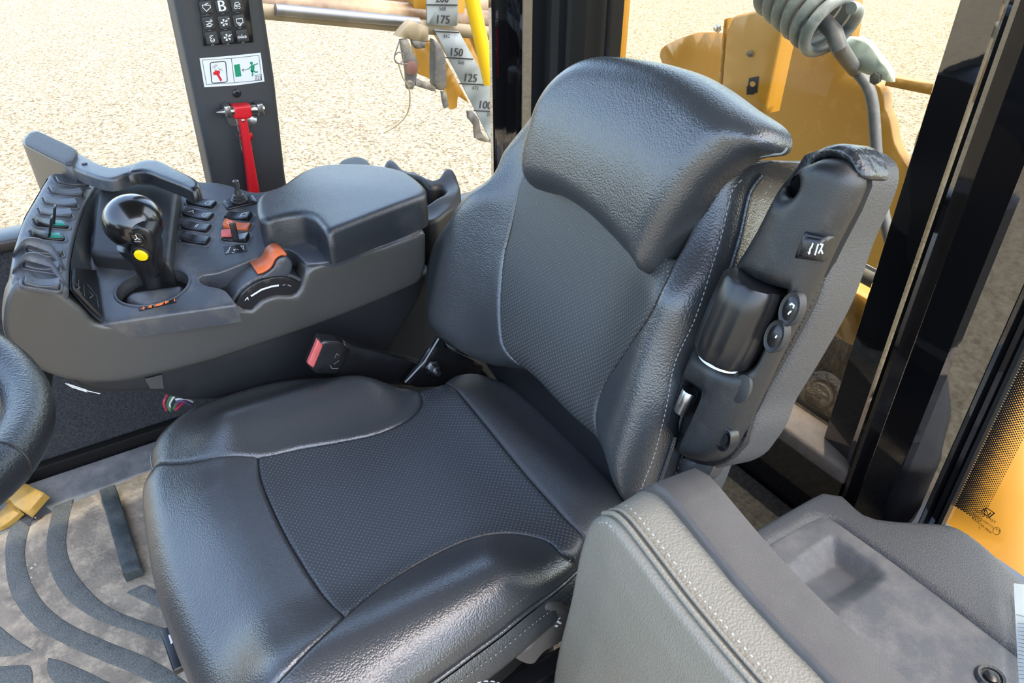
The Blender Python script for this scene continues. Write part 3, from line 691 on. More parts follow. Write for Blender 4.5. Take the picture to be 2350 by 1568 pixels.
# roller
r0, r1 = FA.hit(1735, 640, 0.012), FA.hit(1655, 822, 0.012); ax = (r1-r0); LN = ax.length
ro = lathe('tilt_roller', r0, ax, [(0.020, 0.0), (0.029, 0.002), (0.0315, 0.006), (0.0325, LN*0.3), (0.0325, LN*0.7), (0.031, LN-0.006), (0.028, LN-0.001), (0.02, LN)], 'plastic_smooth', arm, n=40)
me = ro.data
for v in me.vertices:     # shallow flutes along the roller
    p = v.co-(r0); a_ = ax.normalized(); rad = p-a_*p.dot(a_)
    if rad.length > 0.01:
        ang = math.atan2(rad.dot(FA.ez), rad.dot(a_.cross(FA.ez))); v.co -= rad*0.10*max(0, math.cos(ang*6+1.2))**4
lathe('roller_ring', r1+ax.normalized()*0.001, ax, [(0.023, 0), (0.023, 0.003), (0.018, 0.003)], 'white', arm, n=30)
lathe('steel_pin', FA.hit(1585, 897, -0.004), FA.hit(1569, 934, -0.004)-FA.hit(1585, 897, -0.004), [(0.009, 0), (0.0095, 0.001), (0.0095, 0.028), (0.0085, 0.030)], 'steel', arm, n=20)
fa = FA.shift(0.013)
rk = pad('rocker_switch', FA, FA.LS([(1852, 532, 'c'), (1908, 543, 'c'), (1890, 601, 'c'), (1828, 592, 'c')], ha), 'plastic_smooth', arm, h=0.006, hf=ha, R=0.003, wall=0.012, res=0.006)
pad('rocker_cap', FA, FA.LS([(1860, 543, 'c'), (1904, 550, 'c'), (1886, 595, 'c'), (1846, 588, 'c')], ha), 'plastic_smooth', arm, h=0.011, hf=ha, R=0.002, wall=0.006, res=0.006)
ribbon('switch_symbol', fa, [[(1858, 582), (1859, 572), (1863, 566), (1866, 558)], [(1855, 578), (1857, 584)], [(1870, 586), (1878, 560)], [(1878, 582), (1884, 572), (1888, 562), (1882, 560)], [(1888, 583), (1885, 574)]], 0.0016, 'white', arm, 0.012)
for (cx, cy) in ((1813, 709), (1778, 772)):
    u, v = FA.LS([(cx, cy)], ha)[0][:2]; hz = float(ha(np.array([[u, v]]))[0])
    lathe('button_rim', FA.w(u, v, hz-0.008), FA.ez, [(0.0175, 0), (0.0175, 0.0085), (0.0165, 0.0098), (0.0145, 0.0088)], 'plastic', arm, n=28, sx=0.62, ref=FA.ex)
    lathe('round_button', FA.w(u, v, hz-0.004), FA.ez, [(0.0135, 0), (0.0135, 0.004), (0.009, 0.0062), (0.003, 0.0070)], 'plastic_smooth', arm, n=28, sx=0.62, ref=FA.ex)
ribbon('switch_symbol', fa, [[(1812, 700), (1817, 697), (1822, 701), (1820, 708)], [(1808, 722), (1812, 717), (1816, 714)]], 0.0016, 'white', arm, 0.008)
ribbon('switch_symbol', fa, [[(1779, 776), (1783, 770)]], 0.0016, 'white', arm, 0.008)
u, v = FA.LS([(1700, 893)], ha)[0][:2]
lathe('cover_cap', FA.w(u, v, float(ha(np.array([[u, v]]))[0])-0.004), FA.ez, [(0.016, 0), (0.016, 0.0042), (0.0152, 0.0046)], 'plastic', arm, n=28, sx=0.62, ref=FA.ex)
u, v = FA.LS([(1661, 1010)], ha)[0][:2]; hz = float(ha(np.array([[u, v]]))[0])
lathe('screw', FA.w(u, v, hz-0.012), FA.ez, [(0.0135, 0), (0.0135, 0.0125), (0.0125, 0.013), (0.011, 0.008), (0.007, 0.008), (0.0065, 0.0115), (0.002, 0.0115)], 'plastic_smooth', arm, n=24, sx=0.68, ref=FA.ex)
# padded top of the armrest, seen from its side
AP = [(1838, 375), (1852, 350), (1885, 338), (1935, 343), (1972, 368), (1980, 405), (1964, 460), (1922, 560), (1874, 700), (1806, 830), (1748, 930), (1728, 985), (1700, 1030), (1675, 1060), (1635, 1078), (1600, 1072), (1560, 1045), (1560, 960), (1640, 760), (1740, 560), (1800, 430)]
apd = pad('armrest_pad', FA, FA.L(AP, -0.030), 'leather_side', seat, h=-0.030, R=0.010, D=0.010, wall=0.048, res=0.01, flare=0.002)
bnd = FA.L([(p[0]-(10 if p[0] > 1700 else 0), p[1]+(6 if p[1] < 500 else -6)) for p in AP], -0.0255)
pad('armrest_band', FA, bnd, 'leather_dark', apd, h=-0.0255, R=0.003, wall=0.010, res=0.02)
apd['label'] = 'grey leather padding of the raised armrest'
ss = spline([FA.uv(*p, -0.045) for p in ((1990, 420), (1925, 560), (1860, 700), (1796, 830), (1750, 930), (1712, 1030))], 0.01, False)
tube('piping', [FA.w(v.x, v.y, -0.0435) for v in ss], 0.0022, 'leather_side', apd, n=8)
wp = pad('worn_cover', FA, FA.L([(1842, 378), (1855, 350), (1885, 332), (1925, 328), (1955, 345), (1972, 380), (1975, 408), (1962, 412), (1950, 395), (1925, 368), (1880, 361)], 0.004), 'leather_worn', seat, h=0.004, R=0.012, D=0.014, wall=0.03, res=0.005)
wp['label'] = 'crumpled worn leather flap at the top of the armrest'
# pivot bracket under the armrest
FV = FA.shift(-0.03)
pad('armrest_pivot', FV, FV.L([(1555, 1050, 'c'), (1640, 1065, 'c'), (1625, 1095), (1580, 1135, 'c'), (1552, 1125, 'c')]), 'steel_dark', seat, R=0.001, wall=0.02, res=0.01)
pad('shoulder_bracket', FB.shift(-0.10), FB.L([(1782, 388), (1800, 385), (1808, 400), (1795, 418), (1780, 410)], -0.10), 'plastic_smooth', seat, R=0.003, wall=0.02, res=0.01)
# spring hose and cable under the armrest
o = tube('corrugated_hose', [FA.hit(1612, 1085, -0.03), FA.hit(1606, 1130, -0.03), FA.hit(1618, 1175, -0.04), FA.hit(1640, 1240, -0.04)], 0.009, 'plastic_smooth', None, step=0.0015, n=14)
for i, v in enumerate(o.data.vertices):
    pass
N = len(o.data.vertices)//14
cs = [sum((o.data.vertices[i*14+k].co for k in range(14)), Vector())/14 for i in range(N)]
for i in range(N):
    for k in range(14): vv = o.data.vertices[i*14+k]; vv.co = cs[i]+(vv.co-cs[i])*(0.82+0.2*math.sin(i*1.6))
tag(o, 'thin black corrugated hose hanging below the raised armrest', 'hose')
o = tube('cable', [FA.hit(1628, 1080, -0.05), FA.hit(1632, 1110, -0.05), FA.hit(1622, 1160, -0.05), FA.hit(1632, 1190, -0.05), FA.hit(1650, 1250, -0.05)], 0.004, 'seal', None, step=0.01, n=8)
tag(o, 'thin black cable hanging beside the corrugated hose', 'cable')
# ------------------------------------------------------------------ switch console on the right of the seat
con = thing('control_console', (-0.45, 0.0, 0.4), 'grey plastic armrest console with rocker switches, round-knobbed joystick and padded lid', 'console')
FT = Frame((-0.32, -0.224, 0.692), (1, 0, -0.17), (0, 0.501, 0.013))
PA = Vector((-0.32, -0.30, 0.781)); PB = FX(-0.32).hit(160, 664); PC = FZ(0.79).hit(128, 400)
FK = Frame(PA, PA-PC, PB-PA)
FC = FX(-0.32)
side = FC.L([(10, 770), (8, 730), (16, 685), (35, 655), (62, 645), (125, 666), (185, 706), (237, 746), (400, 722), (545, 700, 'c'), (560, 712), (578, 712), (600, 692), (630, 680), (682, 674), (705, 616, 'c'), (760, 600), (870, 568), (975, 533, 'c'), (979, 600), (968, 648, 'c'), (850, 700), (700, 757), (500, 826), (350, 864), (250, 880), (150, 872), (80, 845), (35, 810)])
sd_ = pad('side_panel', FC, side, 'plastic_side', con, R=0.008, D=0.006, wall=0.03, res=0.012)
jc = Vector(FT.uv(351, 658)); jh = circ(jc.x, jc.y, 0.050, 40, 0.82, math.radians(90))
top = [(237, 744, 'c'), (400, 720), (545, 699, 'c'), (515, 664), (480, 655), (460, 646), (462, 632), (505, 624), (600, 588), (660, 572), (702, 604, 'c'), (760, 598), (975, 532, 'c'), (900, 500), (820, 440), (700, 425), (590, 440), (540, 428), (500, 418), (455, 416), (400, 405), (300, 395), (190, 398, 'c'), (165, 470), (145, 535), (135, 600), (130, 668, 'c')]
tp = pad('top_panel', FT, FT.L(top), 'plastic_top', con, R=0.005, D=0.004, wall=0.03, res=0.01, holes=[jh])
bank = [(128, 396), (224, 410), (227, 420), (196, 475), (176, 535), (163, 598), (160, 664, 'c'), (90, 655), (30, 640, 'c'), (28, 600), (38, 550), (56, 499), (83, 452), (108, 410)]
bkp = pad('switch_bank', FK, FK.L(bank), 'plastic_top', con, R=0.006, wall=0.045, res=0.01)
# rounded front end of the console
V, Fc = [], []
fr_ = [(-0.32, p) for p in ()]
front = []
for (px_, py_) in ((128, 398), (108, 410), (83, 452), (56, 499), (38, 550), (28, 600), (30, 642)): front.append(FK.hit(px_, py_, -0.004))
for p in front:
    for k in range(6):
        t = k/5; V.append(p+Vector((0, -0.022*math.sin(t*1.57), -0.02-0.20*t)) if k else p)
for i in range(len(front)-1):
    for k in range(5): Fc.append((i*6+k, i*6+k+1, i*6+k+7, i*6+k+6))
link('front_panel', V, Fc, 'plastic_side', con)
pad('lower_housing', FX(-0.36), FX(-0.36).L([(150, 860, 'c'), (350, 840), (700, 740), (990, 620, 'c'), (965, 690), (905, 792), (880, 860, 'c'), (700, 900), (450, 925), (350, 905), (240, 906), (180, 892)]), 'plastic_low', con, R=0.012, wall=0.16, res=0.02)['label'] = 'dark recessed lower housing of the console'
FJ2 = FX(-0.357)
plates('joint_cover', FJ2, [[(332, 870), (372, 860), (376, 892), (345, 893)]], 'plastic_side', con, 0.001)
ribbon('scuff_mark', FJ2, [[(150, 880), (165, 889), (200, 900)], [(160, 884), (185, 894), (230, 904)], [(155, 881), (200, 896)]], 0.0012, 'white', con, 0.001)
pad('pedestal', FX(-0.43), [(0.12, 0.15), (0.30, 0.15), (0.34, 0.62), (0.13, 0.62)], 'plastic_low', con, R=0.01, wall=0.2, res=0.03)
# second skin below the bank: printed symbol plate
Lr = [FK.hit(*q, -0.003) for q in ((227, 414), (196, 475), (176, 535), (163, 598), (160, 664))]; Rr = [FT.hit(*q, 0.0015) for q in ((248, 418), (224, 480), (209, 545), (207, 600), (237, 744))]
V, Fc = [], []
for a_, b_ in zip(Lr, Rr):
    for k in range(7): V.append(a_.lerp(b_, k/6)-Z*0.006*math.sin(math.pi*k/6))
for i in range(4):
    for k in range(6): Fc.append((i*7+k, i*7+k+1, i*7+k+8, i*7+k+7))
link('bank_slope', V, Fc, 'plastic_top', con)
sa, sb_, sc_, sd2 = FK.hit(163, 610, 0.001), FT.hit(212, 622, 0.003), FT.hit(235, 738, 0.003), FK.hit(161, 660, 0.001)
FSL = Frame(sd2, sc_-sd2, sa-sd2); slp = [(0.006, 0.004), ((sc_-sd2).length-0.003, 0.004), ((sb_-sd2).dot(FSL.ex), (sb_-sd2).dot(FSL.ey)-0.004), ((sa-sd2).dot(FSL.ex)+0.004, (sa-sd2).dot(FSL.ey)-0.004)]
plates('symbol_plate', FSL, [slp], 'plastic_smooth', con, 0.003, local=True, th=0.004)
fs = FSL.shift(0.0034)
ribbon('printed_marks', fs, [[(166, 632), (168, 660), (188, 678)], [(226, 706), (222, 680), (200, 652)], [(172, 650), (184, 660), (176, 664), (188, 674)], [(180, 642), (181, 668)], [(205, 670), (214, 678), (206, 684)], [(192, 654), (194, 680)]], 0.0011, 'ink_grey', con)
# dividing fins over the two lower switches
for (a_, b_, c_, d_) in (((29, 584), (60, 568), (110, 582), (152, 622)), ((29, 622), (60, 604), (108, 616), (152, 654))):
    pts = [FK.hit(*q, 0.0) for q in (a_, b_, c_, d_)]; ln = spline([tuple(p) for p in pts], 0.006, False)
    n_ = FK.ez; V, Fc = [], []
    for i, p in enumerate(ln):
        hgt = 0.016*math.sin(math.pi*min(1, max(0.02, i/(len(ln)-1)))**0.8)
        V += [p-n_*0.004+FK.ex*0.002, p+n_*hgt, p+n_*hgt-FK.ex*0.003, p-n_*0.004-FK.ex*0.003]
    for i in range(len(ln)-1):
        for k in range(3): Fc.append((i*4+k, i*4+k+1, i*4+k+5, i*4+k+4))
    link('switch_divider', V, Fc, 'plastic_top', con)
def rocker(F, a, b, m='plastic_smooth', tilt=1, bez=True, hw=0.0098, lab=None, lens=None, marks=()):
    ua, ub = Vector(F.uv(*a, 0.004)), Vector(F.uv(*b, 0.004)); c = (ua+ub)/2; d = ub-ua; ang = math.atan2(d.y, d.x); L_ = d.length/2
    rim = pad('rocker_switch', F, [(p[0], p[1]) for p in rrect(c.x, c.y, L_+0.0055, hw+0.0045, 0.008, ang)], 'plastic_top', con, h=0.0012, R=0.0016, wall=0.004, res=0.012, step=0.0025,
              holes=[rrect(c.x, c.y, L_+0.001, hw+0.0008, 0.003, ang, 3)])
    dd = d.normalized()
    def hr(Q):
        s = ((Q[:, 0]-c.x)*dd.x+(Q[:, 1]-c.y)*dd.y)/L_
        return 0.003+0.0045*s*s*(1.0)+tilt*0.0022*s
    cap = pad('rocker_cap', F, rrect(c.x, c.y, L_, hw, 0.003, ang, 3), m, rim, h=0, hf=hr, R=0.0018, wall=0.010, res=0.004, step=0.002)
    if lab: rim['label'] = lab
    if lens:
        q = c+dd*L_*0.42
        pad('indicator_lens', F, rrect(q.x, q.y, L_*0.38, hw*0.72, 0.001, ang, 2), lens, rim, h=0.0012, hf=hr, R=0.0006, wall=0.003, res=0.005, step=0.003)
    if marks:
        lines = [[tuple(c+dd*(x*L_)+Vector((-dd.y, dd.x))*(y*hw)) for x, y in ln] for ln in marks]
        ribbon('switch_symbol', F, lines, 0.0007, 'label_white', rim, 0.0006, local=True, hf=hr)
    return rim
BK = [((130, 410), (200, 420)), ((116, 433), (187, 442)), ((102, 457), (174, 466)), ((91, 481), (163, 490)), ((80, 506), (154, 513)), ((72, 533), (146, 541)), ((63, 566), (142, 576)), ((57, 601), (134, 613)), ((57, 640), (136, 652))]
for i, (a_, b_) in enumerate(BK):
    le = i in (4, 5)
    rocker(FK, a_, b_, 'plastic_smooth' if le else 'plastic_top', tilt=-1 if le else 1, lens='green_lens' if le else None, lab='rocker switch with a green lens' if le else None)
for (a_, b_) in (((124, 512), (126, 473)), ((114, 540), (119, 498))):     # upright guard tabs between the two green-lensed switches
    p, q = FK.hit(*a_, 0.004), Frame(FK.hit(*a_, 0.004), RGT, Z).hit(*b_)
    box('guard_tab', (p+q)/2, (q-p), FK.ex, (q-p).cross(FK.ex), ((q-p).length, 0.012, 0.003), 'plastic_smooth', con, bev=0.001)
def circl(x, y, r, n=10): return [(x+r*0.45*math.cos(2*math.pi*k/n), y+r*math.sin(2*math.pi*k/n)) for k in range(n+1)]
C1 = [((433, 457), (491, 468)), ((424, 484), (484, 496)), ((420, 513), (479, 522)), ((420, 542), (477, 551))]
mk = [[circl(-0.55, 0.1, 0.5), [(-0.6, -0.3), (-0.4, 0.3)], circl(0.55, 0, 0.5)], [[(-0.6, -0.4), (-0.45, 0.4), (-0.3, -0.2)], circl(0.55, 0, 0.5), [(0.45, 0), (0.65, 0)]], [[(0.0, -0.5), (0.0, 0.5)], [(0.1, -0.5), (0.1, 0.5)], [(0.55, 0), (0.62, 0)]], ()]
for (a_, b_), k in zip(C1, mk): rocker(FT, a_, b_, 'plastic_smooth', tilt=-0.6, marks=k)
rocker(FT, (519, 490), (575, 496), 'plastic_smooth', tilt=1.2, marks=[[(0.2, -0.5), (0.2, 0.5), (0.8, 0.5), (0.8, -0.5), (0.2, -0.5)], [(0.3, -0.3), (0.3, 0.3), (0.7, 0.3), (0.7, -0.3), (0.3, -0.3)]])
rocker(FT, (515, 513), (572, 518), 'orange', tilt=-1, lab='orange rocker switch', marks=[circl(-0.55, 0, 0.4)])
r_ = rocker(FT, (513, 540), (569, 545), 'plastic_smooth', tilt=1, lab='rocker switch with one faded pink half')
ua = Vector(FT.uv(524, 541)); pad('pink_cap', FT, rrect(ua.x, ua.y, 0.010, 0.0085, 0.002, math.radians(75)), 'red_faded', r_, h=0.0075, R=0.001, wall=0.005, res=0.005, step=0.002)
p = FT.hit(542, 552, 0.004); q = Frame(p, RGT, Z).hit(533, 512)
box('guard_tab', (p+q)/2, (q-p), FT.ey, (q-p).cross(FT.ey), ((q-p).length, 0.010, 0.003), 'plastic_smooth', con, bev=0.001)
# mirror toggle with its rubber boot
c = Vector(FT.uv(551, 466)); pl_ = pad('toggle_plate', FT, rrect(c.x, c.y, 0.014, 0.026, 0.005), 'plastic_smooth', con, h=0.004, R=0.002, wall=0.006, res=0.008)
p = FT.w(c.x, c.y, 0.004)
lathe('toggle_boot', p, Z, [(0.014, 0), (0.014, 0.003), (0.011, 0.004), (0.012, 0.007), (0.009, 0.008), (0.0095, 0.011), (0.006, 0.013), (0.005, 0.02)], 'rubber', con, n=24)
lathe('toggle_stem', p+Z*0.012, Z+X*0.05, [(0.0045, 0), (0.004, 0.012), (0.0055, 0.013), (0.0055, 0.024), (0.003, 0.026)], 'steel_dark', con, n=6)
# symbol plates
plates('symbol_plate', FT, [[(512, 566), (562, 561), (568, 577), (516, 583)]], 'plastic_smooth', con, 0.0008)
plates('symbol_plate', FT, [[(188, 578), (198, 570), (202, 600), (184, 606)]], 'plastic_smooth', con, 0.0008)
ribbon('printed_marks', FT, [[(519, 581), (528, 568), (524, 580), (519, 581)], [(526, 570), (530, 566)], [(536, 572), (538, 576), (540, 571)], [(543, 573), (547, 573)], [(552, 564), (560, 574), (558, 564), (552, 565)], [(532, 580), (535, 580), (538, 580)]], 0.0009, 'label_white', con, 0.0016)
plates('symbol_plate', FT, [[(315, 704), (402, 684), (405, 694), (319, 714)]], 'plastic_smooth', con, 0.0008)
ribbon('printed_marks', FT, [[(324, 709), (334, 706)], [(329, 704), (330, 711)]], 0.0016, 'orange_mark', con, 0.0018)
ribbon('printed_marks', FT, [[(400, 686), (401, 692)]], 0.0016, 'orange_mark', con, 0.0018)
plates('printed_arrow', FT, [[(338, 705), (348, 699), (348, 706)], [(378, 691), (388, 692), (379, 697)], [(352, 703), (360, 698), (370, 695), (376, 694), (372, 699), (362, 702)]], 'orange_mark', con, 0.0018)
# raised block behind the joystick
FH2 = FT
blk = FT.L([(247, 402), (320, 398), (405, 412, 'c'), (408, 440), (396, 520), (387, 600, 'c'), (330, 592), (245, 585), (207, 578), (206, 560), (222, 470)], 0.026)
pad('raised_block', FT, blk, 'plastic', con, h=0.026, hf=lambda Q: gauss(Q, FT.uv(250, 480), FT.uv(400, 490), 0.06, 0.006), R=0.010, D=0.008, wall=0.04, res=0.01)
# joystick
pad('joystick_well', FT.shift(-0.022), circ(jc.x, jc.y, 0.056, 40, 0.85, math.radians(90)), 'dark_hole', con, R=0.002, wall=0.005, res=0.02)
pad('joystick_ring', FT, circ(jc.x, jc.y, 0.0535, 48, 0.84, math.radians(90)), 'plastic_top', con, h=0.0018, R=0.0015, wall=0.004, res=0.01, step=0.003, holes=[circ(jc.x, jc.y, 0.0495, 44, 0.82, math.radians(90))])
pad('joystick_gate', FT, FT.L([(286, 678), (300, 664), (345, 656), (395, 650), (414, 647), (416, 660), (400, 680), (360, 692), (320, 692), (295, 685)]), 'plastic_top', con, h=-0.002, R=0.016, D=0.009, wall=0.01, res=0.006)
FJ = FX(FT.hit(351, 648)[0])
js = FJ.hit(353, 655); path = [js, FJ.hit(347, 632), FJ.hit(338, 603), FJ.hit(328, 575), FJ.hit(320, 556)]
jo = tube('joystick', [tuple(q) for q in path], [0.013, 0.016, 0.021, 0.027, 0.031], 'plastic_smooth', con, n=28, step=0.004); jo['label'] = 'joystick with a round black knob'
kc = FJ.hit(306, 508); kn = []
for k in range(15): a_ = math.pi*k/14; kn.append((max(0.0005, 0.0405*math.sin(a_)), -0.0385*math.cos(a_)))
lathe('knob', kc, (path[-1]-path[0]), kn, 'plastic_smooth', jo, n=40).data.materials[0] = M['gloss_knob'] if 'gloss_knob' in M else M['plastic_smooth']
gn = (CAM-path[3]).normalized(); gn = (gn+Vector((0, 0.0, -0.15))).normalized(); tA = (CAM-kc).normalized(); A_ = FJ.hit(313, 528)+tA*0.047; B_ = FJ.hit(352, 640)+tA*0.020; ey_ = (A_-B_).normalized(); ex_ = RGT-ey_*RGT.dot(ey_)
FGp = Frame(A_, ex_, ey_)
gp = pad('grip_plate', FGp, FGp.L([(285, 535), (300, 524), (320, 522), (340, 532), (352, 546), (356, 575), (352, 610), (362, 640, 'c'), (338, 645, 'c'), (325, 620), (308, 595), (292, 560)]), 'plastic_smooth', jo, R=0.006, wall=0.022, res=0.006)
lathe('auto_button', FGp.hit(313, 547, 0.0), FGp.ez, [(0.0125, 0), (0.0125, 0.002), (0.0105, 0.003), (0.0105, 0.0012), (0.0095, 0.0012), (0.009, 0.003), (0.004, 0.0036)], 'gloss_black_rough', jo, n=32)
fb = FGp.shift(0.0042)
text('button_text', fb, 'AUTO', (309, 556), (323, 556), 'label_white', jo, 0.0)
ribbon('button_symbol', fb, [[(311, 539), (315, 547), (309, 551)], [(315, 547), (321, 550)]], 0.0012, 'label_white', jo, 0.0)
lathe('button_rim', FGp.hit(325, 584, 0.0), FGp.ez, [(0.0145, 0), (0.0145, 0.0015), (0.0115, 0.003), (0.011, 0.001)], 'plastic_smooth', jo, n=32)
lathe('yellow_button', FGp.hit(325, 584, 0.001), FGp.ez, [(0.0095, 0), (0.0095, 0.003), (0.0082, 0.0045), (0.004, 0.005)], 'yellow_button', jo, n=32)
# throttle drum with orange paddle in the scalloped notch
tc_ = Vector((-0.375, 0.009, 0.628))
pad('throttle_recess', FT.shift(-0.030), [(min(p[0], -0.004), p[1]) for p in FT.L([(455, 640), (500, 620), (600, 582), (700, 590), (720, 620), (690, 690, 'c'), (600, 720), (540, 720, 'c')], -0.03)], 'plastic_smooth', con, R=0.004, wall=0.01, res=0.02)
fdr = FX(-0.331)
arc_ = lambda r_, a0_, a1_, n_: [(tc_.y+r_*math.cos(math.radians(a0_+(a1_-a0_)*k/n_)), tc_.z+r_*math.sin(math.radians(a0_+(a1_-a0_)*k/n_))) for k in range(n_+1)]
drum = pad('throttle_drum', fdr, [(q[0], q[1], 'c') for q in arc_(0.071, -12, 192, 60)], 'plastic_top', con, R=0.002, wall=0.044, res=0.01, step=0.003)
pad('throttle_ring', FX(-0.3245), [(q[0], q[1], 'c') for q in arc_(0.066, -8, 188, 60)], 'plastic_smooth', con, R=0.002, wall=0.008, res=0.01, step=0.003)
fd = FX(-0.3238)
ribbon('throttle_scale', fd, [[(576, 680), (600, 665), (622, 658), (640, 655)]], 0.003, 'label_white', con, 0.0)
ribbon('throttle_mark', fd, [[(562, 690), (567, 684), (570, 688), (568, 682)]], 0.0014, 'label_white', con, 0.0)
ribbon('throttle_scale', fd, [[(648, 655), (655, 653)], [(660, 654), (668, 657)]], 0.002, 'ink_grey', con, 0.0)
fo = FX(-0.329)
paddle = pad('throttle_paddle', fo, fo.L([(598, 640), (612, 628), (628, 616), (635, 600), (650, 590), (667, 597), (672, 612), (664, 632), (640, 645), (610, 652)]), 'plastic_top', con, R=0.003, wall=0.042, res=0.008)
prf = spline([fo.uv(*q_) for q_ in ((592, 632), (604, 629), (618, 621), (628, 610), (634, 597), (645, 589), (656, 590))], 0.003, False); V, Fc = [], []
for i, p in enumerate(prf):
    t_ = (prf[min(i+1, len(prf)-1)]-prf[max(i-1, 0)]).normalized(); nn = Vector((-t_.y, t_.x)); nn = nn if nn.y > 0 else -nn
    for hh_ in (0.0015, 0.005):
        for xx in (0.0, -0.042): V.append(fo.w(p.x+nn.x*hh_, p.y+nn.y*hh_, xx))
n_ = len(prf)
for i in range(n_-1):
    for (a_, b_) in ((0, 2), (2, 3), (3, 1), (1, 0)): Fc.append((i*4+a_, i*4+b_, i*4+4+b_, i*4+4+a_))
Fc.append((0, 1, 3, 2)); Fc.append(((n_-1)*4, (n_-1)*4+2, (n_-1)*4+3, (n_-1)*4+1))
link('orange_cap', V, Fc, 'orange', paddle)
# padded lid
FLD = FZ(0.765)
LID = [(588, 456), (587, 480), (594, 497), (612, 500), (640, 493), (670, 488), (697, 487), (718, 495), (733, 510), (748, 526), (765, 522), (870, 484), (968, 449), (978, 440), (975, 426), (946, 401), (917, 386), (859, 374), (786, 371), (732, 376), (692, 391), (666, 409), (640, 426), (604, 438)]
pad('padded_lid', FLD, FLD.L(LID), 'lid_rubber', con, hf=lambda Q: gauss(Q, FLD.uv(700, 420), FLD.uv(900, 420), 0.10, 0.004)-0.003, R=0.012, D=0.010, wall=0.048, res=0.009)['label'] = 'black padded armrest lid of the console'
# hand rest at the front of the console
FHR = FZ(0.81)
pdl = pad('hand_rest', FHR, FHR.L([(83, 297), (126, 316), (172, 338), (177, 352), (164, 376), (150, 377), (56, 331), (50, 320), (64, 303)]), 'plastic_side', con, R=0.005, wall=0.085, res=0.012)
pad('hand_rest_pad', FHR, FHR.L([(84, 300), (126, 318), (170, 340), (174, 352), (162, 372), (150, 373), (60, 329), (56, 320), (68, 305)], 0.003), 'shelf_rim', pdl, h=0.003, R=0.003, wall=0.003, res=0.01)
pad('hand_rest_arm', FHR, FHR.L([(150, 374, 'c'), (176, 345, 'c'), (199, 359), (232, 376), (265, 383), (303, 375), (345, 372), (395, 392), (405, 412), (395, 416), (345, 398), (300, 396), (250, 410), (190, 394)], -0.004), 'plastic_top', con, h=-0.004, R=0.006, wall=0.016, res=0.01)
lathe('screw', FHR.hit(194, 377, -0.004), Z, [(0.0045, 0), (0.0045, 0.0015), (0.003, 0.002)], 'plastic_low', con, n=14)
pad('hand_rest_grip', FHR, FHR.L([(293, 396), (303, 376), (328, 366), (351, 365), (371, 369), (398, 383), (444, 406), (457, 418), (454, 430), (441, 434), (414, 422), (365, 403), (332, 391), (305, 393)], 0.006), 'plastic_smooth', con, h=0.006, R=0.006, wall=0.016, res=0.009)

# ------------------------------------------------------------------ cup holder behind the console
FCU = FZ(0.68)
def hc(Q): return 0.004*np.sin(Q[:, 0]*60)+0.004*np.sin(Q[:, 1]*70)
cu = pad('cup_holder', FCU, FCU.L([(880, 400), (884, 378), (897, 369), (910, 376), (928, 387), (956, 385), (970, 401), (985, 409), (1006, 406), (1022, 393), (1039, 394), (1052, 414), (1057, 445), (1045, 470), (1000, 500), (960, 495), (900, 445)]), 'rubber', None, hf=hc, R=0.010, wall=0.09, res=0.008,
         holes=[FCU.L([(905, 405), (935, 400), (960, 408), (985, 424), (1010, 420), (1022, 432), (1010, 455), (960, 470), (905, 440)])])
tag(cu, 'black rubber cup holder with a wavy rim behind the padded console lid', 'cup holder')
pad('holder_lug', FCU, FCU.L([(778, 372), (800, 361), (825, 359), (845, 368), (850, 390), (790, 390)]), 'rubber', cu, R=0.006, wall=0.03, res=0.01)
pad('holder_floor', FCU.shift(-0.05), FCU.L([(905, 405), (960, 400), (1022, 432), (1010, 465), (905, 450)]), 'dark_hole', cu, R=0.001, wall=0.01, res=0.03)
# grey air duct and dark bracket seen in the gap behind the buckle
du = wbox('air_duct', (-0.62, 0.46, 0.236), (-0.40, 0.62, 0.47), 'sheet_grey', None, bev=0.03); tag(du, 'curved grey metal duct in the gap between console and backrest', 'duct')
o = box('mounting_rail', FZ(0.27).hit(985, 785), (1, 0.25, 0), (-0.25, 1, 0), Z, (0.16, 0.03, 0.02), 'plastic_brown', None, bev=0.003); tag(o, 'narrow brown metal rail low behind the seat belt buckle', 'rail')
# coloured wires hanging below the console
wh = thing('wiring_bundle', FX(-0.40).hit(405, 915), 'bundle of red, green, white and violet wires hanging under the console', 'wires')
FWI = FX(-0.40)
for (pts, m_) in ((((400, 896), (385, 905), (376, 925), (382, 942)), 'wire_red'), (((408, 897), (392, 910), (384, 930), (392, 944)), 'wire_green'), (((420, 898), (402, 908), (390, 925), (390, 938)), 'white'),
                  (((440, 915), (420, 916), (405, 930), (400, 940)), 'wire_red'), (((442, 922), (425, 915), (403, 917)), 'white'), (((440, 930), (415, 920), (402, 930)), 'wire_violet'), (((430, 903), (410, 918), (398, 940)), 'wire_green'), (((436, 908), (420, 925), (402, 942)), 'wire_red')):
    tube('wire', [FWI.hit(*q, random.uniform(-0.008, 0.008)) for q in pts], 0.0021, m_, wh, n=8, step=0.004)

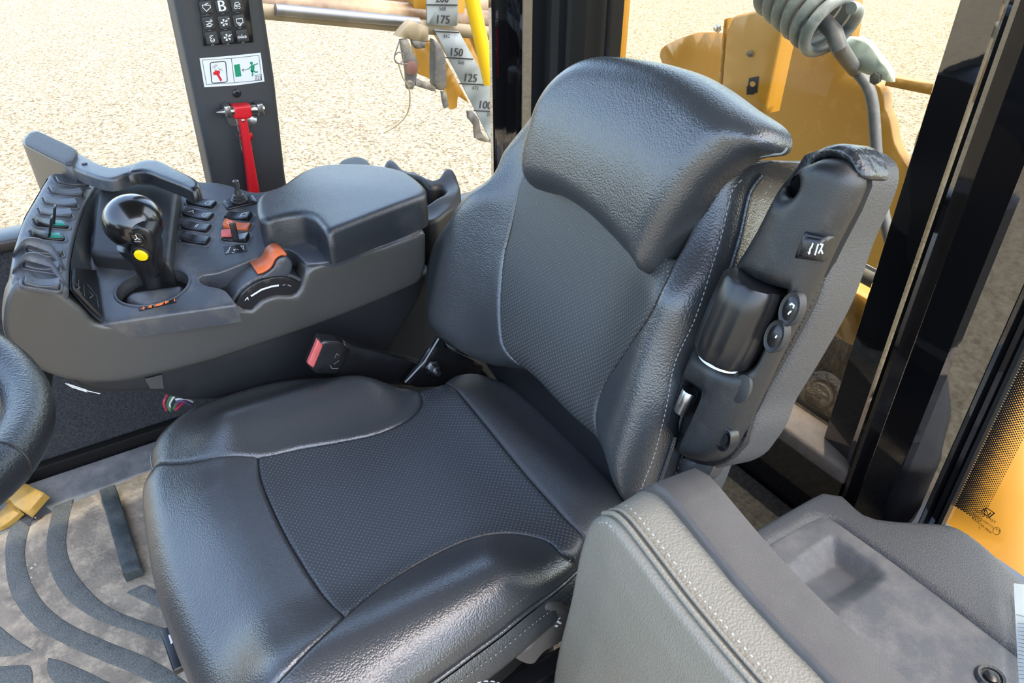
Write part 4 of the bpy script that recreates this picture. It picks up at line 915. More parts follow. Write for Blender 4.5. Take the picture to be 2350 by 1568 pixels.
# ------------------------------------------------------------------ things on the window pillar
FPS = FP.shift(0.001)
kp = pad('keypad', FP, FP.L([(452, -60, 'c'), (562, -72, 'c'), (583, 98, 'c'), (469, 106, 'c')], 0.006), 'plastic_smooth', None, h=0.006, R=0.003, wall=0.006, res=0.02)
tag(kp, 'black keypad with white symbol keys high on the window pillar', 'keypad')
keys = [(473, 17), (509, 15), (544, 12), (479, 53), (515, 51), (549, 48), (486, 87), (521, 85), (556, 82)]
for (x, y) in keys+[(466, -20), (502, -22), (537, -25)]:
    u, v = FP.uv(x, y, 0.008)
    kk = pad('key', FP, rrect(u, v, 0.0118, 0.0122, 0.003, math.radians(2), 3), 'plastic', kp, h=0.0095, R=0.0016, wall=0.005, res=0.008, step=0.003)
    if y > -10:
        q = FP.uv(x+2, y+16, 0.008); plates('key_light', FP, [rrect(q[0], q[1], 0.003, 0.0011, 0.0003, 0, 1)], 'ink_grey', kk, 0.0072, local=True)
fk = FP.shift(0.0102)
text('key_letter', fk, 'B', (503, 26), (519, 25), 'label_white', kp, 0.0, bold=True)
def cr(x, y, r, n=14, a0=0, a1=360): return [(x+r*math.cos(math.radians(a0+(a1-a0)*k/n)), y+r*math.sin(math.radians(a0+(a1-a0)*k/n))) for k in range(n+1)]
ks = []
ks += [[(464, 12), (482, 12), (483, 17), (474, 26), (466, 18), (464, 12)], [(468, 12), (472, 9), (476, 12)], [(472, 9), (478, 7)]]
ks += [[(538, 12), (540, 6), (547, 5), (551, 11), (538, 12)], cr(541, 17, 3), cr(548, 17, 3), [(543, 12), (546, 20)]]
ks += [[(472, 50), (486, 48)], [(482, 44), (487, 48), (483, 51)], cr(481, 57, 4.5), [(473, 57), (482, 54)], [(474, 61), (488, 56)]]
ks += [[(542, 44), (556, 42), (558, 52), (552, 53), (551, 57), (549, 52), (544, 53), (542, 44)], [(545, 53), (551, 60), (556, 52)]]
ks += [[(481, 83), (489, 81), (481, 87), (490, 88)], cr(488, 92, 4.5), [(483, 95), (493, 90)]]
ks += [[(547, 84), (564, 83)], [(547, 87), (564, 86)], cr(548.5, 85.5, 2.4), cr(563, 84.5, 2.4), [(555, 84), (555, 78)]]
ribbon('key_symbol', fk, ks, 0.0012, 'label_white', kp, 0.0)
fan = []
for (cx, cy) in ((515, 52), (522, 86)):
    for k in range(5):
        a_ = math.radians(72*k+20); fan.append([(cx+1.5*math.cos(a_), cy+1.5*math.sin(a_)), (cx+8*math.cos(a_-0.1), cy+8*math.sin(a_-0.1)), (cx+9*math.cos(a_+0.45), cy+9*math.sin(a_+0.45)), (cx+5*math.cos(a_+0.6), cy+5*math.sin(a_+0.6))])
plates('fan_symbol', fk, fan, 'label_white', kp, 0.0)
ribbon('fan_symbol', fk, [[(522, 43), (527, 43)], [(524.5, 40.5), (524.5, 45.5)], [(527, 80), (532, 79)]], 0.001, 'label_white', kp, 0.0)
sg = pad('safety_sign', FP, FP.L([(458, 134, 'c'), (530, 128), (598, 121, 'c'), (607, 187, 'c'), (540, 196), (469, 200, 'c')], 0.0008), 'label_white', None, h=0.0008, R=0.0, wall=0.0006, res=0.02)
tag(sg, 'white emergency exit sign with red hammer and green running figure', 'sign')
fq = FP.shift(0.0012)
ribbon('sign_border', fq, [[(464, 138), (531, 134), (594, 127), (601, 184), (538, 190), (474, 194), (464, 138)], [(531, 134), (538, 190)]], 0.0008, 'ink', sg, 0)
ribbon('sign_border', fq, [rrect(502, 166, 18, 24, 5, math.radians(-5))+[rrect(502, 166, 18, 24, 5, math.radians(-5))[0]]], 0.0016, 'ink', sg, 0)
plates('red_hammer', fq, [[(489, 167), (495, 162), (504, 162), (505, 168), (503, 171), (510, 184), (506, 187), (498, 173), (490, 172)]], 'red', sg, 0.0002)
ribbon('glass_cracks', fq, [[(488, 156), (495, 148)], [(492, 157), (499, 148)], [(501, 155), (504, 160), (510, 158)], [(506, 163), (511, 162)], [(491, 161), (497, 160)]], 0.0007, 'ink', sg, 0)
plates('exit_door', fq, [[(537, 149), (550, 147), (554, 175), (541, 177)]], 'green_sign', sg, 0.0002)
plates('running_figure', fq, [circ(577, 145, 3.4, 12), [(576, 149), (584, 148), (584, 158), (581, 166), (575, 163), (576, 155)]], 'green_sign', sg, 0.0002)
ribbon('running_figure', fq, [[(583, 149), (592, 146)], [(577, 152), (571, 158), (567, 159)]], 0.0018, 'green_sign', sg, 0.0002)
ribbon('running_figure', fq, [[(577, 162), (580, 168), (579, 175)], [(582, 162), (586, 166), (592, 165)]], 0.0026, 'green_sign', sg, 0.0002)
ribbon('exit_arrow', fq, [[(556, 161), (566, 160)], [(559, 158), (556, 161), (559, 164)]], 0.0009, 'ink', sg, 0.0002)
ribbon('book_symbol', fq, [[(585, 173), (599, 171), (600, 183), (587, 185), (585, 173)], [(588, 175), (593, 176), (597, 174), (598, 181), (593, 182), (589, 182), (588, 175)], [(593, 176), (593, 182)]], 0.0007, 'ink', sg, 0.0002)
sc = lathe('screw', FP.hit(543, 214, 0.0), X, [(0.0085, 0), (0.0085, 0.002), (0.006, 0.004), (0.0035, 0.004), (0.003, 0.0015)], 'plastic_smooth', None, n=24); tag(sc, 'small black screw between the exit sign and the red hammer', 'screw')
ham = thing('emergency_hammer', FP.hit(555, 255, 0.02), 'red emergency hammer with steel points hanging on the window pillar', 'hammer')
fh = FP.shift(0.022)
a0, a1 = fh.hit(496, 258), fh.hit(608, 249); ux = (a1-a0).normalized(); Lh = (a1-a0).length
lathe('steel_head', a0, ux, [(0.0004, 0), (0.0075, 0.017), (0.008, 0.022), (0.010, 0.023), (0.010, 0.034), (0.008, 0.035), (0.008, Lh-0.03), (0.010, Lh-0.03), (0.010, Lh-0.018), (0.0095, Lh-0.017), (0.0075, Lh-0.002), (0.002, Lh)], 'steel', ham, n=24)
pad('head_grip', fh, fh.L([(533, 242, 'c'), (573, 239), (577, 246), (577, 266), (572, 270), (537, 271), (533, 262)]), 'red', ham, h=0.009, R=0.005, wall=0.02, res=0.006)
pad('handle', fh, fh.L([(547, 268, 'c'), (567, 266, 'c'), (572, 300), (582, 360), (597, 445, 'c'), (572, 448, 'c'), (564, 380), (555, 315)]), 'red', ham, h=0.004, R=0.005, wall=0.012, res=0.008)
lathe('rivet', fh.hit(558, 277, 0.004), X, [(0.003, 0), (0.003, 0.0014), (0.0015, 0.002)], 'steel', ham, n=12)
hb = pad('hammer_bracket', FP, FP.L([(521, 268, 'c'), (590, 262, 'c'), (589, 284), (583, 287), (572, 290, 'c'), (574, 320), (584, 350, 'c'), (556, 353, 'c'), (548, 320), (544, 290, 'c'), (530, 289), (523, 283)], 0.006), 'steel', None, h=0.006, R=0.001, wall=0.005, res=0.02); tag(hb, 'bent steel bracket behind the red hammer on the pillar', 'bracket')
for q_ in ((520, 245), (594, 240)): box('clip', FP.hit(q_[0], q_[1]+8, 0.018), Y, Z, X, (0.012, 0.024, 0.03), 'steel', hb, bev=0.002)
wi = tube('seal_wire', [FP.hit(*q, 0.014) for q in ((541, 308), (556, 325), (575, 330), (581, 312), (572, 300), (560, 306), (548, 318), (556, 335))], 0.0007, 'steel_dark', None, step=0.004, n=6); tag(wi, 'thin looped seal wire around the red hammer handle', 'wire')
pad('red_seal', FP, FP.L([(550, 312), (560, 306), (580, 306), (580, 320), (570, 324), (555, 324)], 0.012), 'red', wi, h=0.012, R=0.003, wall=0.006, res=0.01)

# ------------------------------------------------------------------ steering wheel
tw = math.radians(20); wc = Vector((0.0, -0.489, 0.869)); wn = Vector((0, math.sin(tw), math.cos(tw))); wy = wn.cross(X)
sw = thing('steering_wheel', wc, 'black padded steering wheel rim at the left edge in front of the seat', 'steering wheel')
tube('rim', [wc+(X*math.cos(a_)+wy*math.sin(a_))*0.200 for a_ in (2*math.pi*k/96 for k in range(96))], 0.0235, 'wheel', sw, n=24, closed=True)
for a0_ in (-42, 118, 222):
    d_ = X*math.cos(math.radians(a0_))+wy*math.sin(math.radians(a0_))
    tube('spoke', [wc+d_*0.05-wn*0.035, wc+d_*0.12-wn*0.02, wc+d_*0.19], [0.016, 0.014, 0.020], 'plastic_smooth', sw, n=14, step=0.02)
lathe('hub', wc-wn*0.06, wn, [(0.045, 0), (0.06, 0.01), (0.06, 0.035), (0.05, 0.045), (0.02, 0.047)], 'plastic_smooth', sw)
lathe('column', wc-wn*0.55, wn, [(0.05, 0), (0.04, 0.49)], 'plastic_smooth', sw)
jp = FZ(0.80).hit(25, 1035)
for a_ in (math.radians(62),):
    p = wc+(X*math.cos(a_)+wy*math.sin(a_))*0.2; t_ = (-X*math.sin(a_)+wy*math.cos(a_))
    lathe('rim_joint', p-t_*0.0015, t_, [(0.0238, 0), (0.0242, 0.0005), (0.0242, 0.0025), (0.0238, 0.003)], 'seal', sw, n=32)

# ------------------------------------------------------------------ floor mat, pedal, strip
FM = FZ(0.004)
c2 = lambda pts: [(x/3.214, 1080+y/3.214)+tuple(r) for x, y, *r in pts]
mt = pad('floor_mat', FM, FM.L([(-300, 1360, 'c'), (60, 1200, 'c'), (325, 1088, 'c'), (520, 1020, 'c'), (1300, 1500, 'c'), (700, 2300, 'c'), (-500, 2100, 'c')], 0.006), 'mat_dust', None, h=0.006, R=0.002, wall=0.005, res=0.04, step=0.03)
tag(mt, 'dusty grey rubber floor mat with raised curved ribs under the seat front', 'floor mat')
kr = dict(R=0.003, wall=0.006, res=0.02, step=0.008)
FM2 = FZ(0.006)
def rib(name, pts, m='mat_rib', h=0.006, **k):
    return pad(name, FM2, FM2.L(c2(pts), h), m, mt, h=h, **{**kr, **k})
rib('rib', [(395, 262, 'c'), (350, 450), (340, 600), (385, 780), (500, 950), (700, 1090), (1000, 1200), (1260, 1290), (1500, 1390, 'c'), (1500, 1270, 'c'), (1200, 1155), (1000, 1090), (800, 1000), (650, 870), (540, 720), (490, 560), (500, 400), (540, 205, 'c')])
rib('rib', [(100, 350, 'c'), (45, 500), (35, 640), (60, 850), (150, 1030), (300, 1180), (500, 1290), (750, 1400), (950, 1480), (1130, 1568), (1400, 1720, 'c'), (1600, 1700, 'c'), (1390, 1568), (1240, 1460), (1050, 1360), (800, 1260), (520, 1130), (340, 990), (230, 820), (185, 640), (200, 480), (255, 320, 'c')])
rib('rib', [(-300, 900, 'c'), (-100, 1060), (0, 1145), (130, 1250), (255, 1328, 'c'), (60, 1368), (-100, 1360), (-300, 1300, 'c')])
rib('rib', [(-300, 1440, 'c'), (0, 1440), (200, 1430), (235, 1470), (245, 1568), (250, 1700, 'c'), (-300, 1700, 'c')])
rib('rib', [(345, 1375, 'c'), (450, 1400), (600, 1460), (750, 1535), (900, 1620), (800, 1720, 'c'), (500, 1650), (360, 1510)])
rib('rib', [(925, 895, 'c'), (1060, 833, 'c'), (1180, 900), (1300, 1060, 'c'), (1190, 1025)])
rib('foot_bar', [(730, 140, 'c'), (845, 100, 'c'), (1040, 712, 'c'), (905, 762, 'c')], 'mat_bar', h=0.03, R=0.003, wall=0.03)
V, Fc = [], []
gr = []
for k in range(420):
    x_, y_ = (random.gauss(220, 30), random.gauss(760, 60)) if k < 40 else (random.uniform(0, 1350), random.uniform(250, 1560))
    p = FM2.hit(x_/3.214, 1080+y_/3.214, 0.002); r_ = random.choice([0.0008, 0.001, 0.0014, 0.0018, 0.0026]) if k > 14 else random.uniform(0.003, 0.0055); k0 = len(V)
    for d_ in ((1, 0, 0), (0, 1, 0), (-1, 0, 0), (0, -1, 0), (0, 0, 1)): V.append(p+Vector(d_)*r_*random.uniform(0.6, 1.3))
    Fc += [(k0, k0+1, k0+4), (k0+1, k0+2, k0+4), (k0+2, k0+3, k0+4), (k0+3, k0, k0+4)]
gt = link('grit', V, Fc, 'grit', None, False); tag(gt, 'pale grit and crumbs scattered over the dusty floor mat', 'grit', kind='stuff')
pe = thing('pedal', FZ(0.05).hit(60, 1150), 'yellow metal pedal on the floor beside the steering wheel rim', 'pedal')
FPD = Frame(FZ(0.05).hit(60, 1150), (1, 0, -0.1), (0, 1, 0.3))
pad('pedal_plate', FPD, FPD.L(c2([(165, 82, 'c'), (325, 165, 'c'), (195, 315, 'c'), (100, 260, 'c'), (70, 215, 'c'), (0, 210, 'c'), (60, 150, 'c')])), 'yellow_pedal', pe, R=0.002, wall=0.018, res=0.02)
pad('pedal_arm', FPD, FPD.L(c2([(-60, 330, 'c'), (0, 300), (75, 210, 'c'), (150, 300, 'c'), (60, 380), (-40, 440, 'c')]), -0.012), 'yellow_pedal', pe, h=-0.012, R=0.002, wall=0.012, res=0.02)
wl = wbox('seat_label', (0.10, -0.205, 0.30), (0.13, -0.20, 0.36), 'label_white', None)
bpy.data.objects.remove(wl)

# ------------------------------------------------------------------ jump seat in the foreground
YJ = 0.135
FJS = FY(YJ)
ju = thing('jump_seat', (0.56, 0.16, 0.2), 'light grey stitched leather seat back in a brown plastic shell, nearest the camera', 'seat')
face = FJS.L([(1362, 1192), (1345, 1210), (1325, 1275), (1305, 1380), (1278, 1490), (1266, 1568), (1255, 1750), (1290, 2000, 'c'), (2100, 2300, 'c'), (2050, 1960), (1880, 1780), (1700, 1580), (1560, 1410), (1470, 1290), (1412, 1215), (1385, 1194)])
def hj(Q): return 0.006*np.clip(segdist(Q, face)/0.05, 0, 1)
jpd = pad('seat_back_pad', FJS, face, 'leather_jump', ju, hf=hj, R=0.008, D=0.008, wall=0.058, res=0.01, flare=0.004)
st_l = FJS.L([(1352, 1225), (1333, 1290), (1315, 1385), (1288, 1495), (1276, 1575), (1268, 1700)])
stitch('stitching', FJS, st_l, jpd, lambda Q: hj(Q)-0.001, h=0.0, w=0.0014)
st_t = FJS.L([(1372, 1200), (1396, 1206), (1440, 1268), (1540, 1405), (1680, 1580), (1850, 1775)])
stitch('stitching', FJS, st_t, jpd, lambda Q: hj(Q)-0.001, h=0.0, w=0.0014)
off = spline([tuple(p) for p in FJS.L([(1366, 1190), (1388, 1190), (1414, 1212), (1472, 1288), (1562, 1408), (1702, 1578), (1882, 1778)])], 0.01, False)
for dd_, rr_ in ((-0.010, 0.0026), (-0.018, 0.0020)):
    tube('piping', [FJS.w(p.x, p.y+0.001, dd_) for p in off], rr_, 'leather_jump', jpd, n=8)
V, Fc = [], []
o2 = spline([tuple(p) for p in off], 0.0036, False)
for i in range(0, len(o2)-2, 2):
    for dd_ in (-0.0235,):
        k = len(V)
        for p in (o2[i], o2[i]*0.35+o2[i+1]*0.65): V += [FJS.w(p.x, p.y+0.0042, dd_), FJS.w(p.x, p.y+0.0042, dd_-0.0016)]
        Fc.append((k, k+1, k+3, k+2))
link('stitching', V, Fc, 'thread', jpd)
sh = [(p[0], p[1]+0.006) for p in FJS.L([(1385, 1180), (1366, 1184), (1340, 1205), (1320, 1270), (1300, 1375), (1272, 1488), (1258, 1568), (1245, 1750), (1285, 2010, 'c'), (2110, 2310, 'c'), (2060, 1955), (1886, 1774), (1706, 1574), (1566, 1404), (1476, 1282), (1418, 1204)])]
FJ3 = FJS.shift(-0.060)
pad('seat_back_shell', FJ3, sh, 'plastic_brown', ju, R=0.006, wall=0.05, res=0.02, flare=-0.004)['label'] = 'brown grey plastic shell of the seat back'
FJC = FZ(0.52)
pad('cushion_edge', FJC, [(0.30, -0.02), (0.33, -0.10), (0.40, -0.13), (0.60, -0.13), (0.78, -0.10), (0.78, 0.12), (0.32, 0.12)], 'leather', ju, R=0.02, wall=0.05, res=0.02) if False else None
hp = FZ(0.62); cp = pad('seat_arm_tip', hp, hp.L([(1062, 1575), (1085, 1556), (1130, 1551), (1160, 1562), (1178, 1600), (1170, 1700), (1060, 1700), (1050, 1620)]), 'leather', ju, R=0.012, wall=0.04, res=0.006)
stitch('stitching', hp, hp.L([(1080, 1572), (1110, 1562), (1145, 1566), (1165, 1590)]), cp, None, h=-0.001)

# ------------------------------------------------------------------ storage shelf behind the jump seat
ZS = 0.43
FSH = FZ(ZS)
shf = thing('storage_shelf', (0.55, 0.5, ZS-0.2), 'grey moulded plastic shelf with a recessed tray, below the rear window', 'shelf')
rim_ = FSH.L([(1700, 1232, 'c'), (1720, 1218), (1870, 1133), (1905, 1122), (1935, 1132), (1985, 1175), (2040, 1188), (2150, 1195), (2200, 1205), (2260, 1245), (2350, 1330), (2480, 1450), (2700, 1700, 'c'), (2300, 1900, 'c'), (1900, 1500)])
tray = FSH.L([(1745, 1262, 'c'), (1860, 1196), (1890, 1186), (1920, 1196), (2100, 1325), (2330, 1500), (2420, 1580, 'c'), (2260, 1800, 'c'), (1900, 1500)])
pad('shelf_rim', FSH, rim_, 'shelf_rim', shf, R=0.014, D=0.012, wall=0.20, res=0.02, holes=[tray])
FTR = FSH.shift(-0.006)
rc = FTR.L([(1802, 1320, 'c'), (1880, 1262), (1915, 1240), (1945, 1258), (2000, 1300), (2015, 1318), (1985, 1345), (1900, 1405), (1860, 1400, 'c')])
def ht(Q): 
    d = segdist(Q, rc)*np.where(inside(Q, rc), 1, -1)
    e_ = np.array(FTR.uv(1915, 1250)); far = np.array(FTR.uv(1880, 1400)); ax_ = (far-e_)/np.linalg.norm(far-e_); s_ = np.clip(((Q-e_)@ax_)/np.linalg.norm(far-e_), 0, 1)
    return -np.clip((d+0.008)/0.026, 0, 1)**1.0*0.030*(1-0.75*s_)
tr = pad('tray', FTR, [p for p in FTR.L([(1738, 1266, 'c'), (1860, 1193), (1890, 1183), (1922, 1195), (2100, 1322), (2335, 1500), (2425, 1580, 'c'), (2260, 1810, 'c'), (1890, 1500)])], 'shelf', shf, hf=ht, R=0.003, wall=0.03, res=0.005)
p = FSH.hit(2274, 1556, -0.004)
lathe('screw_cup', p, Z, [(0.017, 0.0), (0.015, 0.004), (0.012, 0.003), (0.011, -0.004)], 'shelf_rim', shf, n=28)
lathe('screw', p+Z*0.001, Z, [(0.008, 0), (0.008, 0.003), (0.004, 0.005)], 'plastic_smooth', shf, n=20)
pp = Frame(FSH.hit(2335, 1480, 0.01), (0.55, -0.83, 0), (0.45, 0.3, 0.85))
pg = plates('paper_sheet', pp, [pp.uv(2326, 1339) and [(2326, 1339), (2520, 1360), (2560, 1700), (2345, 1700)]], 'paper', None, 0.001); tag(pg, 'white paper sheet standing at the right edge on the shelf', 'paper')
ribbon('printed_lines', pp, [[(2331, 1410), (2352, 1416)]]+[[(2336, y), (2352, y+3)] for y in range(1430, 1560, 9)], 0.0006, 'ink_grey', pg, 0.0015)
o = lathe('plastic_plug', FZ(0.40).hit(1630, 1172), (0.3, 0.2, -1), [(0.006, 0), (0.007, 0.002), (0.007, 0.014), (0.004, 0.016)], 'white', None, n=16); tag(o, 'small white plastic plug at the foot of the black cable', 'plug')
# ------------------------------------------------------------------ outside, seen through the rear window
F1 = FY(1.45); F2 = FY(1.25); F3 = FY(1.05); F0 = FY(1.75)
bd = thing('machine_body', (0, 1.6, -0.9), 'yellow painted sheet-metal body of the machine behind the rear window', 'machine')
def yp(name, F, pts, m='yellow_dusty', wall=0.03, R=0.004, par=None, holes=()):
    return pad(name, F, F.L(pts), m, bd if par is None else par, R=R, wall=wall, res=0.06, step=0.02, holes=[F.L(h_) for h_ in holes])
yp('body_panel', F0, [(1780, -80, 'c'), (1965, -80, 'c'), (1958, 60), (1940, 140), (1965, 170), (2020, 200), (2029, 235), (2030, 250), (2042, 278), (2052, 330), (2072, 365), (2083, 384, 'c'), (2092, 360), (2100, 320), (2118, 285), (2150, 258), (2190, 240), (2400, 200, 'c'), (2300, 1100, 'c'), (1500, 1000, 'c'), (1660, 300, 'c')])
yp('body_panel', F0, [(2035, 176, 'c'), (2270, 215, 'c'), (2265, 245, 'c'), (2028, 197, 'c')])
yp('body_panel', F0, [(2213, -60, 'c'), (2400, -60, 'c'), (2400, 230, 'c'), (2215, 160), (2212, 110), (2225, 70), (2245, 35), (2237, 28), (2218, 70), (2200, 130), (2168, 192, 'c'), (2158, 190, 'c'), (2190, 90)])
yp('tank_cover', F0, [(1512, 125), (1525, 105), (1570, 84), (1610, 74), (1680, 76, 'c'), (1680, 330, 'c'), (1600, 330), (1530, 170)], 'yellow')
bp_ = yp('bolted_panel', F1, [(1668, 55), (1680, 38), (1700, 32), (1800, 10, 'c'), (1805, 20, 'c'), (1755, 262, 'c'), (1650, 262, 'c')], 'yellow', 0.05, 0.008)
bp_['label'] = 'bright yellow folded panel with a black keyhole slot'
yp('panel_flange', F1.shift(-0.02), [(1660, 45, 'c'), (1668, 42, 'c'), (1648, 262, 'c'), (1640, 262, 'c')], 'yellow')
for (x, y, r_, m_) in ((1648, 65, 0.011, 'steel'), (1723, 123, 0.008, 'engine_dark')):
    lathe('bolt', F1.hit(x, y, 0.0), -Y, [(r_*1.1, 0), (r_*1.1, 0.004), (r_*0.7, 0.005), (r_*0.7, 0.012), (r_*0.4, 0.013)], m_, bd, n=6 if m_ == 'steel' else 16)
plates('keyhole_slot', F1, [[(1719, 179), (1741, 175), (1737, 213), (1730, 214), (1729, 217), (1713, 217), (1714, 198), (1716, 197)]], 'dark_hole', bd, 0.002)
plates('slot_latch', F1, [circ(1727, 193, 6.5, 14)], 'yellow', bd, 0.004)
yp('corner_panel', F2, [(1333, -60, 'c'), (1398, -60, 'c'), (1398, 38, 'c'), (1365, 64, 'c'), (1343, 62, 'c')], 'yellow')
yp('corner_panel', F1, [(1398, -60, 'c'), (1432, -60, 'c'), (1414, 180, 'c'), (1390, 180, 'c')], 'yellow')
yp('dark_recess', F1.shift(-0.1), [(1335, 30, 'c'), (1410, 20, 'c'), (1400, 180, 'c'), (1330, 180, 'c')], 'engine_dark')
for (a_, b_) in (((1362, -40), (1359, 130)), ((1368, -40), (1366, 130)), ((1325, 0), (1352, 130))):
    tube('rod', [F2.hit(*a_, 0.05), F2.hit(*b_, 0.05)], 0.005, 'hose_dark' if a_[0] == 1325 else 'machine_tan', bd, n=8)
# lower block, tube and engine bay
yp('lower_block', F3, [(1925, 650, 'c'), (2075, 735, 'c'), (2060, 850, 'c'), (1900, 765, 'c')], 'yellow', 0.1)
o = tube('pipe', [F3.hit(1880, 560, 0.02), F3.hit(1960, 615, 0.02), F3.hit(2100, 690, 0.02)], 0.018, 'machine_grey', None, n=16, step=0.03); tag(o, 'grey pipe with a white label low outside the rear window', 'pipe')
fpp = F3.shift(0.041); plates('pipe_label', fpp, [[(1983, 604), (2030, 628), (2027, 636), (1980, 612)]], 'label_white', o, 0.0)
eb = pad('engine_cover', F3.shift(-0.15), F3.shift(-0.15).L([(1700, 740, 'c'), (2010, 740, 'c'), (1990, 1300, 'c'), (1700, 1300, 'c')]), 'engine_dark', None, R=0.01, wall=0.05, res=0.05); tag(eb, 'dirty brown engine parts low behind the rear window', 'engine')
lathe('flange', F3.shift(-0.15).hit(1895, 900), (0.2, -1, 0.3), [(0.055, 0), (0.055, 0.02), (0.04, 0.03), (0.03, 0.03), (0.03, 0.05), (0.01, 0.055)], 'engine_dark', eb, n=32)
# bright yellow side outside the left rear pane
sl = Frame((0, 1.05, 0.35), X, (0, math.sin(math.radians(50)), math.cos(math.radians(50)))); wl = pad('side_cowling', sl, sl.L([(2160, 790, 'c'), (2440, 700, 'c'), (2560, 1600, 'c'), (2140, 1420, 'c')]), 'yellow', None, R=0.01, wall=0.05, res=0.1); tag(wl, 'plain yellow cowling outside the small rear pane with dotted edge', 'cowling')
# coiled hose guard with the hose leaving it
FHs = FY(1.02); FHd = FY(1.3)
h0, h1 = FHs.hit(1795, -45), FHs.hit(1915, 75); ax = (h1-h0).normalized(); u_ = ax.cross(Y).normalized(); w_ = ax.cross(u_); Lc = (h1-h0).length
co = []
for k in range(260):
    t_ = k/259; a_ = t_*2*math.pi*6; r_ = 0.056-0.008*t_; co.append(h0+ax*Lc*t_+(u_*math.cos(a_)+w_*math.sin(a_))*r_)
o = tube('spiral_hose_guard', co, 0.0105, 'hose', None, n=12); tag(o, 'grey spiral wrapped hose guard at the top outside the rear window', 'hose guard')
o = tube('hose', [h0-ax*0.2, h0, h1, FHs.hit(1925, 108), FHd.hit(1962, 160)], 0.015, 'hose_dark', None, n=16, step=0.03); tag(o, 'thick dark hose inside the grey spiral guard', 'hose')
FHd = FY(1.3)
o = tube('hose', [FHd.hit(*q) for q in ((1962, 160), (1990, 195), (2003, 240), (2010, 330), (2015, 400), (2030, 500), (2050, 590), (2060, 640))], 0.0125, 'hose_dark', None, n=14, step=0.02); tag(o, 'long dark grey hose hanging down behind the raised armrest', 'hose')
cs_ = pad('clear_sleeve', FHd.shift(0.05), FHd.shift(0.05).L([(1942, 85, 'c'), (1985, 92), (2012, 125), (2043, 168), (2043, 190), (1975, 168, 'c'), (1925, 145), (1932, 115)]), 'clear_sheet', None, R=0.006, wall=0.01, res=0.02); tag(cs_, 'pale translucent plastic sleeve below the spiral hose guard', 'sleeve')
lathe('bolt', FHd.hit(2012, 180, 0.05), -Y, [(0.012, 0), (0.012, 0.008), (0.006, 0.009)], 'steel_dark', cs_, n=6)

# ------------------------------------------------------------------ outside the right window: header arm and depth scale
G1 = FX(-3.0); G2 = FX(-3.15); G3 = FX(-2.85)
hb_ = thing('header_beam', (-3.4, 1.0, 0), 'brown steel beam with a shiny tube, lying across the top of the right window', 'beam')
def tubeh(p, q, r, m, F=G2): return tube('beam_tube', [F.hit(*p), F.hit(*q)], r, m, hb_, n=20)
tubeh((560, -22), (1200, 28), 0.11, 'machine_brown', FX(-3.4)); tubeh((560, 5), (1200, 62), 0.07, 'machine_brown', FX(-3.2))
tubeh((560, 22), (1200, 84), 0.035, 'machine_tan', FX(-3.05))
tube('piston_rod', [G1.hit(632, 22), G1.hit(960, 52)], 0.026, 'steel_dark', hb_, n=16)
sb = thing('depth_scale', G1.hit(1050, 100), 'pale grey scale board printed 200, 175, 150, 125 and 100 outside the window', 'scale')
ub = pad('scale_plate', G1, G1.L([(978, -80, 'c'), (1051, -80, 'c'), (1051, 56, 'c'), (1047, 60), (985, 57), (981, 52, 'c')]), 'board', sb, R=0.002, wall=0.01, res=0.1)
lbp = pad('scale_plate', G1, G1.L([(997, 68, 'c'), (1054, 73, 'c'), (1180, 300, 'c'), (1180, 400, 'c'), (1132, 334, 'c')]), 'board', sb, R=0.002, wall=0.01, res=0.1)
fg = G1.shift(0.004)
ribbon('scale_line', fg, [[(978, 11), (1050, 12)], [(998, 72), (1054, 75)], [(1021, 132), (1086, 136)], [(1053, 192), (1116, 195)], [(1087, 254), (1150, 257)], [(1121, 322), (1160, 324)]], 0.007, 'ink', sb, 0.0)
for s_, a_, b_ in (('200', (1000, 5), (1029, 6)), ('175', (1003, 54), (1031, 55)), ('150', (1034, 128), (1061, 130)), ('125', (1066, 187), (1093, 189)), ('100', (1100, 249), (1127, 251))):
    text('scale_figure', fg, s_, a_, b_, 'ink', sb, 0.0, bold=True)
for s_, a_, b_ in (('568', (1008, 24), (1023, 24.5)), ('662', (1018, 86), (1032, 87)), ('568', (1051, 147), (1065, 148)), ('473', (1083, 206), (1097, 207)), ('379', (1117, 267), (1131, 268))):
    text('scale_figure', fg, s_, a_, b_, 'ink', sb, 0.0)
am = thing('header_arm', G1.hit(1000, 200), 'orange yellow steel arm with linkage and springs behind the scale board', 'arm')
def ap_(name, F, pts, m, wall=0.05, R=0.004): return pad(name, F, F.L(pts), m, am, R=R, wall=wall, res=0.1, step=0.03)
ap_('arm_plate', G2, [(947, -80, 'c'), (1075, -80, 'c'), (1064, 60), (1068, 70, 'c'), (1150, 250, 'c'), (1150, 330, 'c'), (1000, 75, 'c'), (984, 62, 'c'), (958, 52, 'c'), (950, 20)], 'yellow')
ap_('arm_plate', G2, [(952, 100, 'c'), (1000, 95, 'c'), (1078, 238, 'c'), (1052, 222), (1050, 245), (1035, 252), (1026, 240), (1022, 200), (960, 170, 'c')], 'yellow')
ap_('hood', G3, [(945, 48, 'c'), (984, 62, 'c'), (983, 92), (968, 96), (912, 84, 'c'), (930, 62)], 'machine_tan')
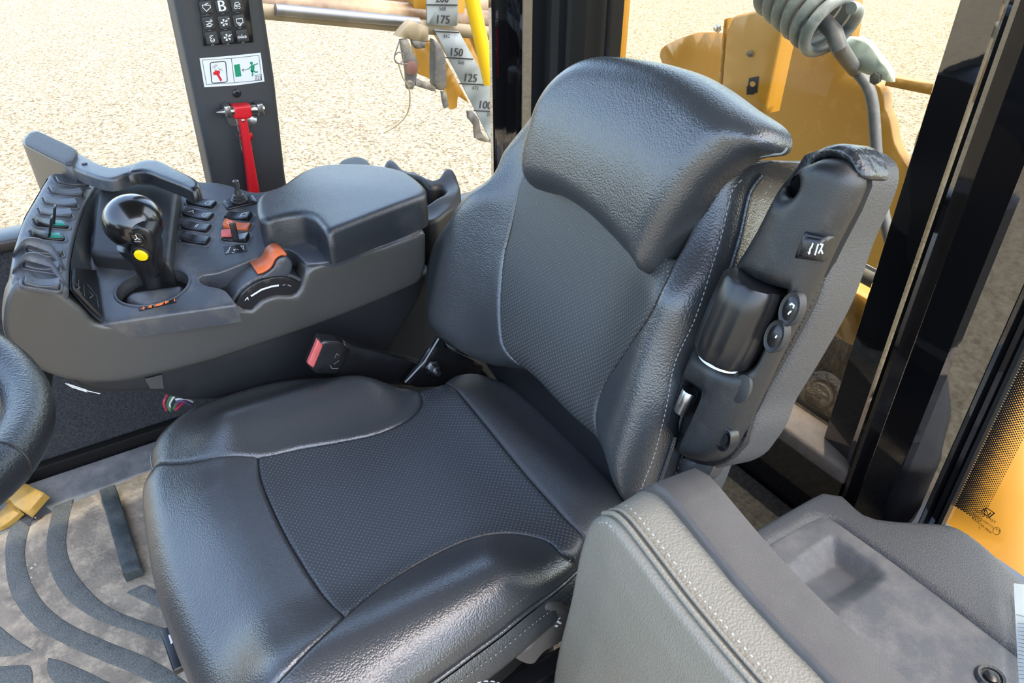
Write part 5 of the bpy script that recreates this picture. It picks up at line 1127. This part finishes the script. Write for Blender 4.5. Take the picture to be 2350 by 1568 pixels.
ap_('damper', G3, [(999, 92, 'c'), (1010, 100), (1025, 138), (1026, 200), (1020, 208), (1002, 205), (998, 180)], 'machine_grey', 0.05, 0.012)
ap_('link_plate', G3, [(920, 92, 'c'), (935, 90), (948, 120), (960, 145), (955, 185), (948, 206), (935, 204), (932, 160), (926, 130)], 'machine_grey', 0.02)
ap_('link_plate', G3, [(956, 180, 'c'), (1000, 200), (1002, 212, 'c'), (955, 198, 'c')], 'machine_grey', 0.02)
ap_('link_plate', G3, [(945, 92, 'c'), (978, 97, 'c'), (976, 110, 'c'), (955, 112)], 'machine_grey', 0.02)
ap_('link_plate', G3, [(1015, 210, 'c'), (1024, 212), (1030, 245), (1022, 250), (1018, 235)], 'machine_grey', 0.02)
ap_('hook', G3, [(1075, 256), (1085, 256), (1100, 275), (1104, 300), (1120, 320), (1134, 330, 'c'), (1110, 325), (1092, 318), (1090, 290), (1076, 272)], 'machine_grey', 0.02)
lathe('pivot', G3.hit(943, 155, 0.004), X, [(0.035, 0), (0.035, 0.01), (0.02, 0.015)], 'machine_red', am)
lathe('pivot', G3.hit(938, 192, 0.004), X, [(0.02, 0), (0.02, 0.012), (0.012, 0.02)], 'machine_grey', am)
tube('spring', [G3.hit(*q, 0.02) for q in ((917, 94), (908, 120), (905, 135), (915, 146), (926, 138), (925, 124), (915, 119), (905, 128), (908, 143), (922, 147), (935, 147))], 0.0035, 'machine_grey', am, n=8, step=0.02)
o = tube('yellow_pole', [G3.hit(1066, -80), G3.hit(1125, 190)], 0.038, 'yellow_bright', None, n=16); tag(o, 'bright yellow pole leaning beside the scale board', 'pole')
o = tube('yellow_pole', [FX(-3.3).hit(1078, 60), FX(-3.3).hit(1140, 230)], 0.03, 'yellow', None, n=12); tag(o, 'darker yellow rod just behind the bright yellow pole', 'pole')
o = tube('thin_cable', [G3.hit(*q, 0.03) for q in ((915, 148), (925, 180), (938, 200), (941, 230), (935, 260), (915, 285), (880, 306))], 0.004, 'machine_tan', None, n=6, step=0.03); tag(o, 'thin loose cable hanging from the linkage over the gravel', 'cable')
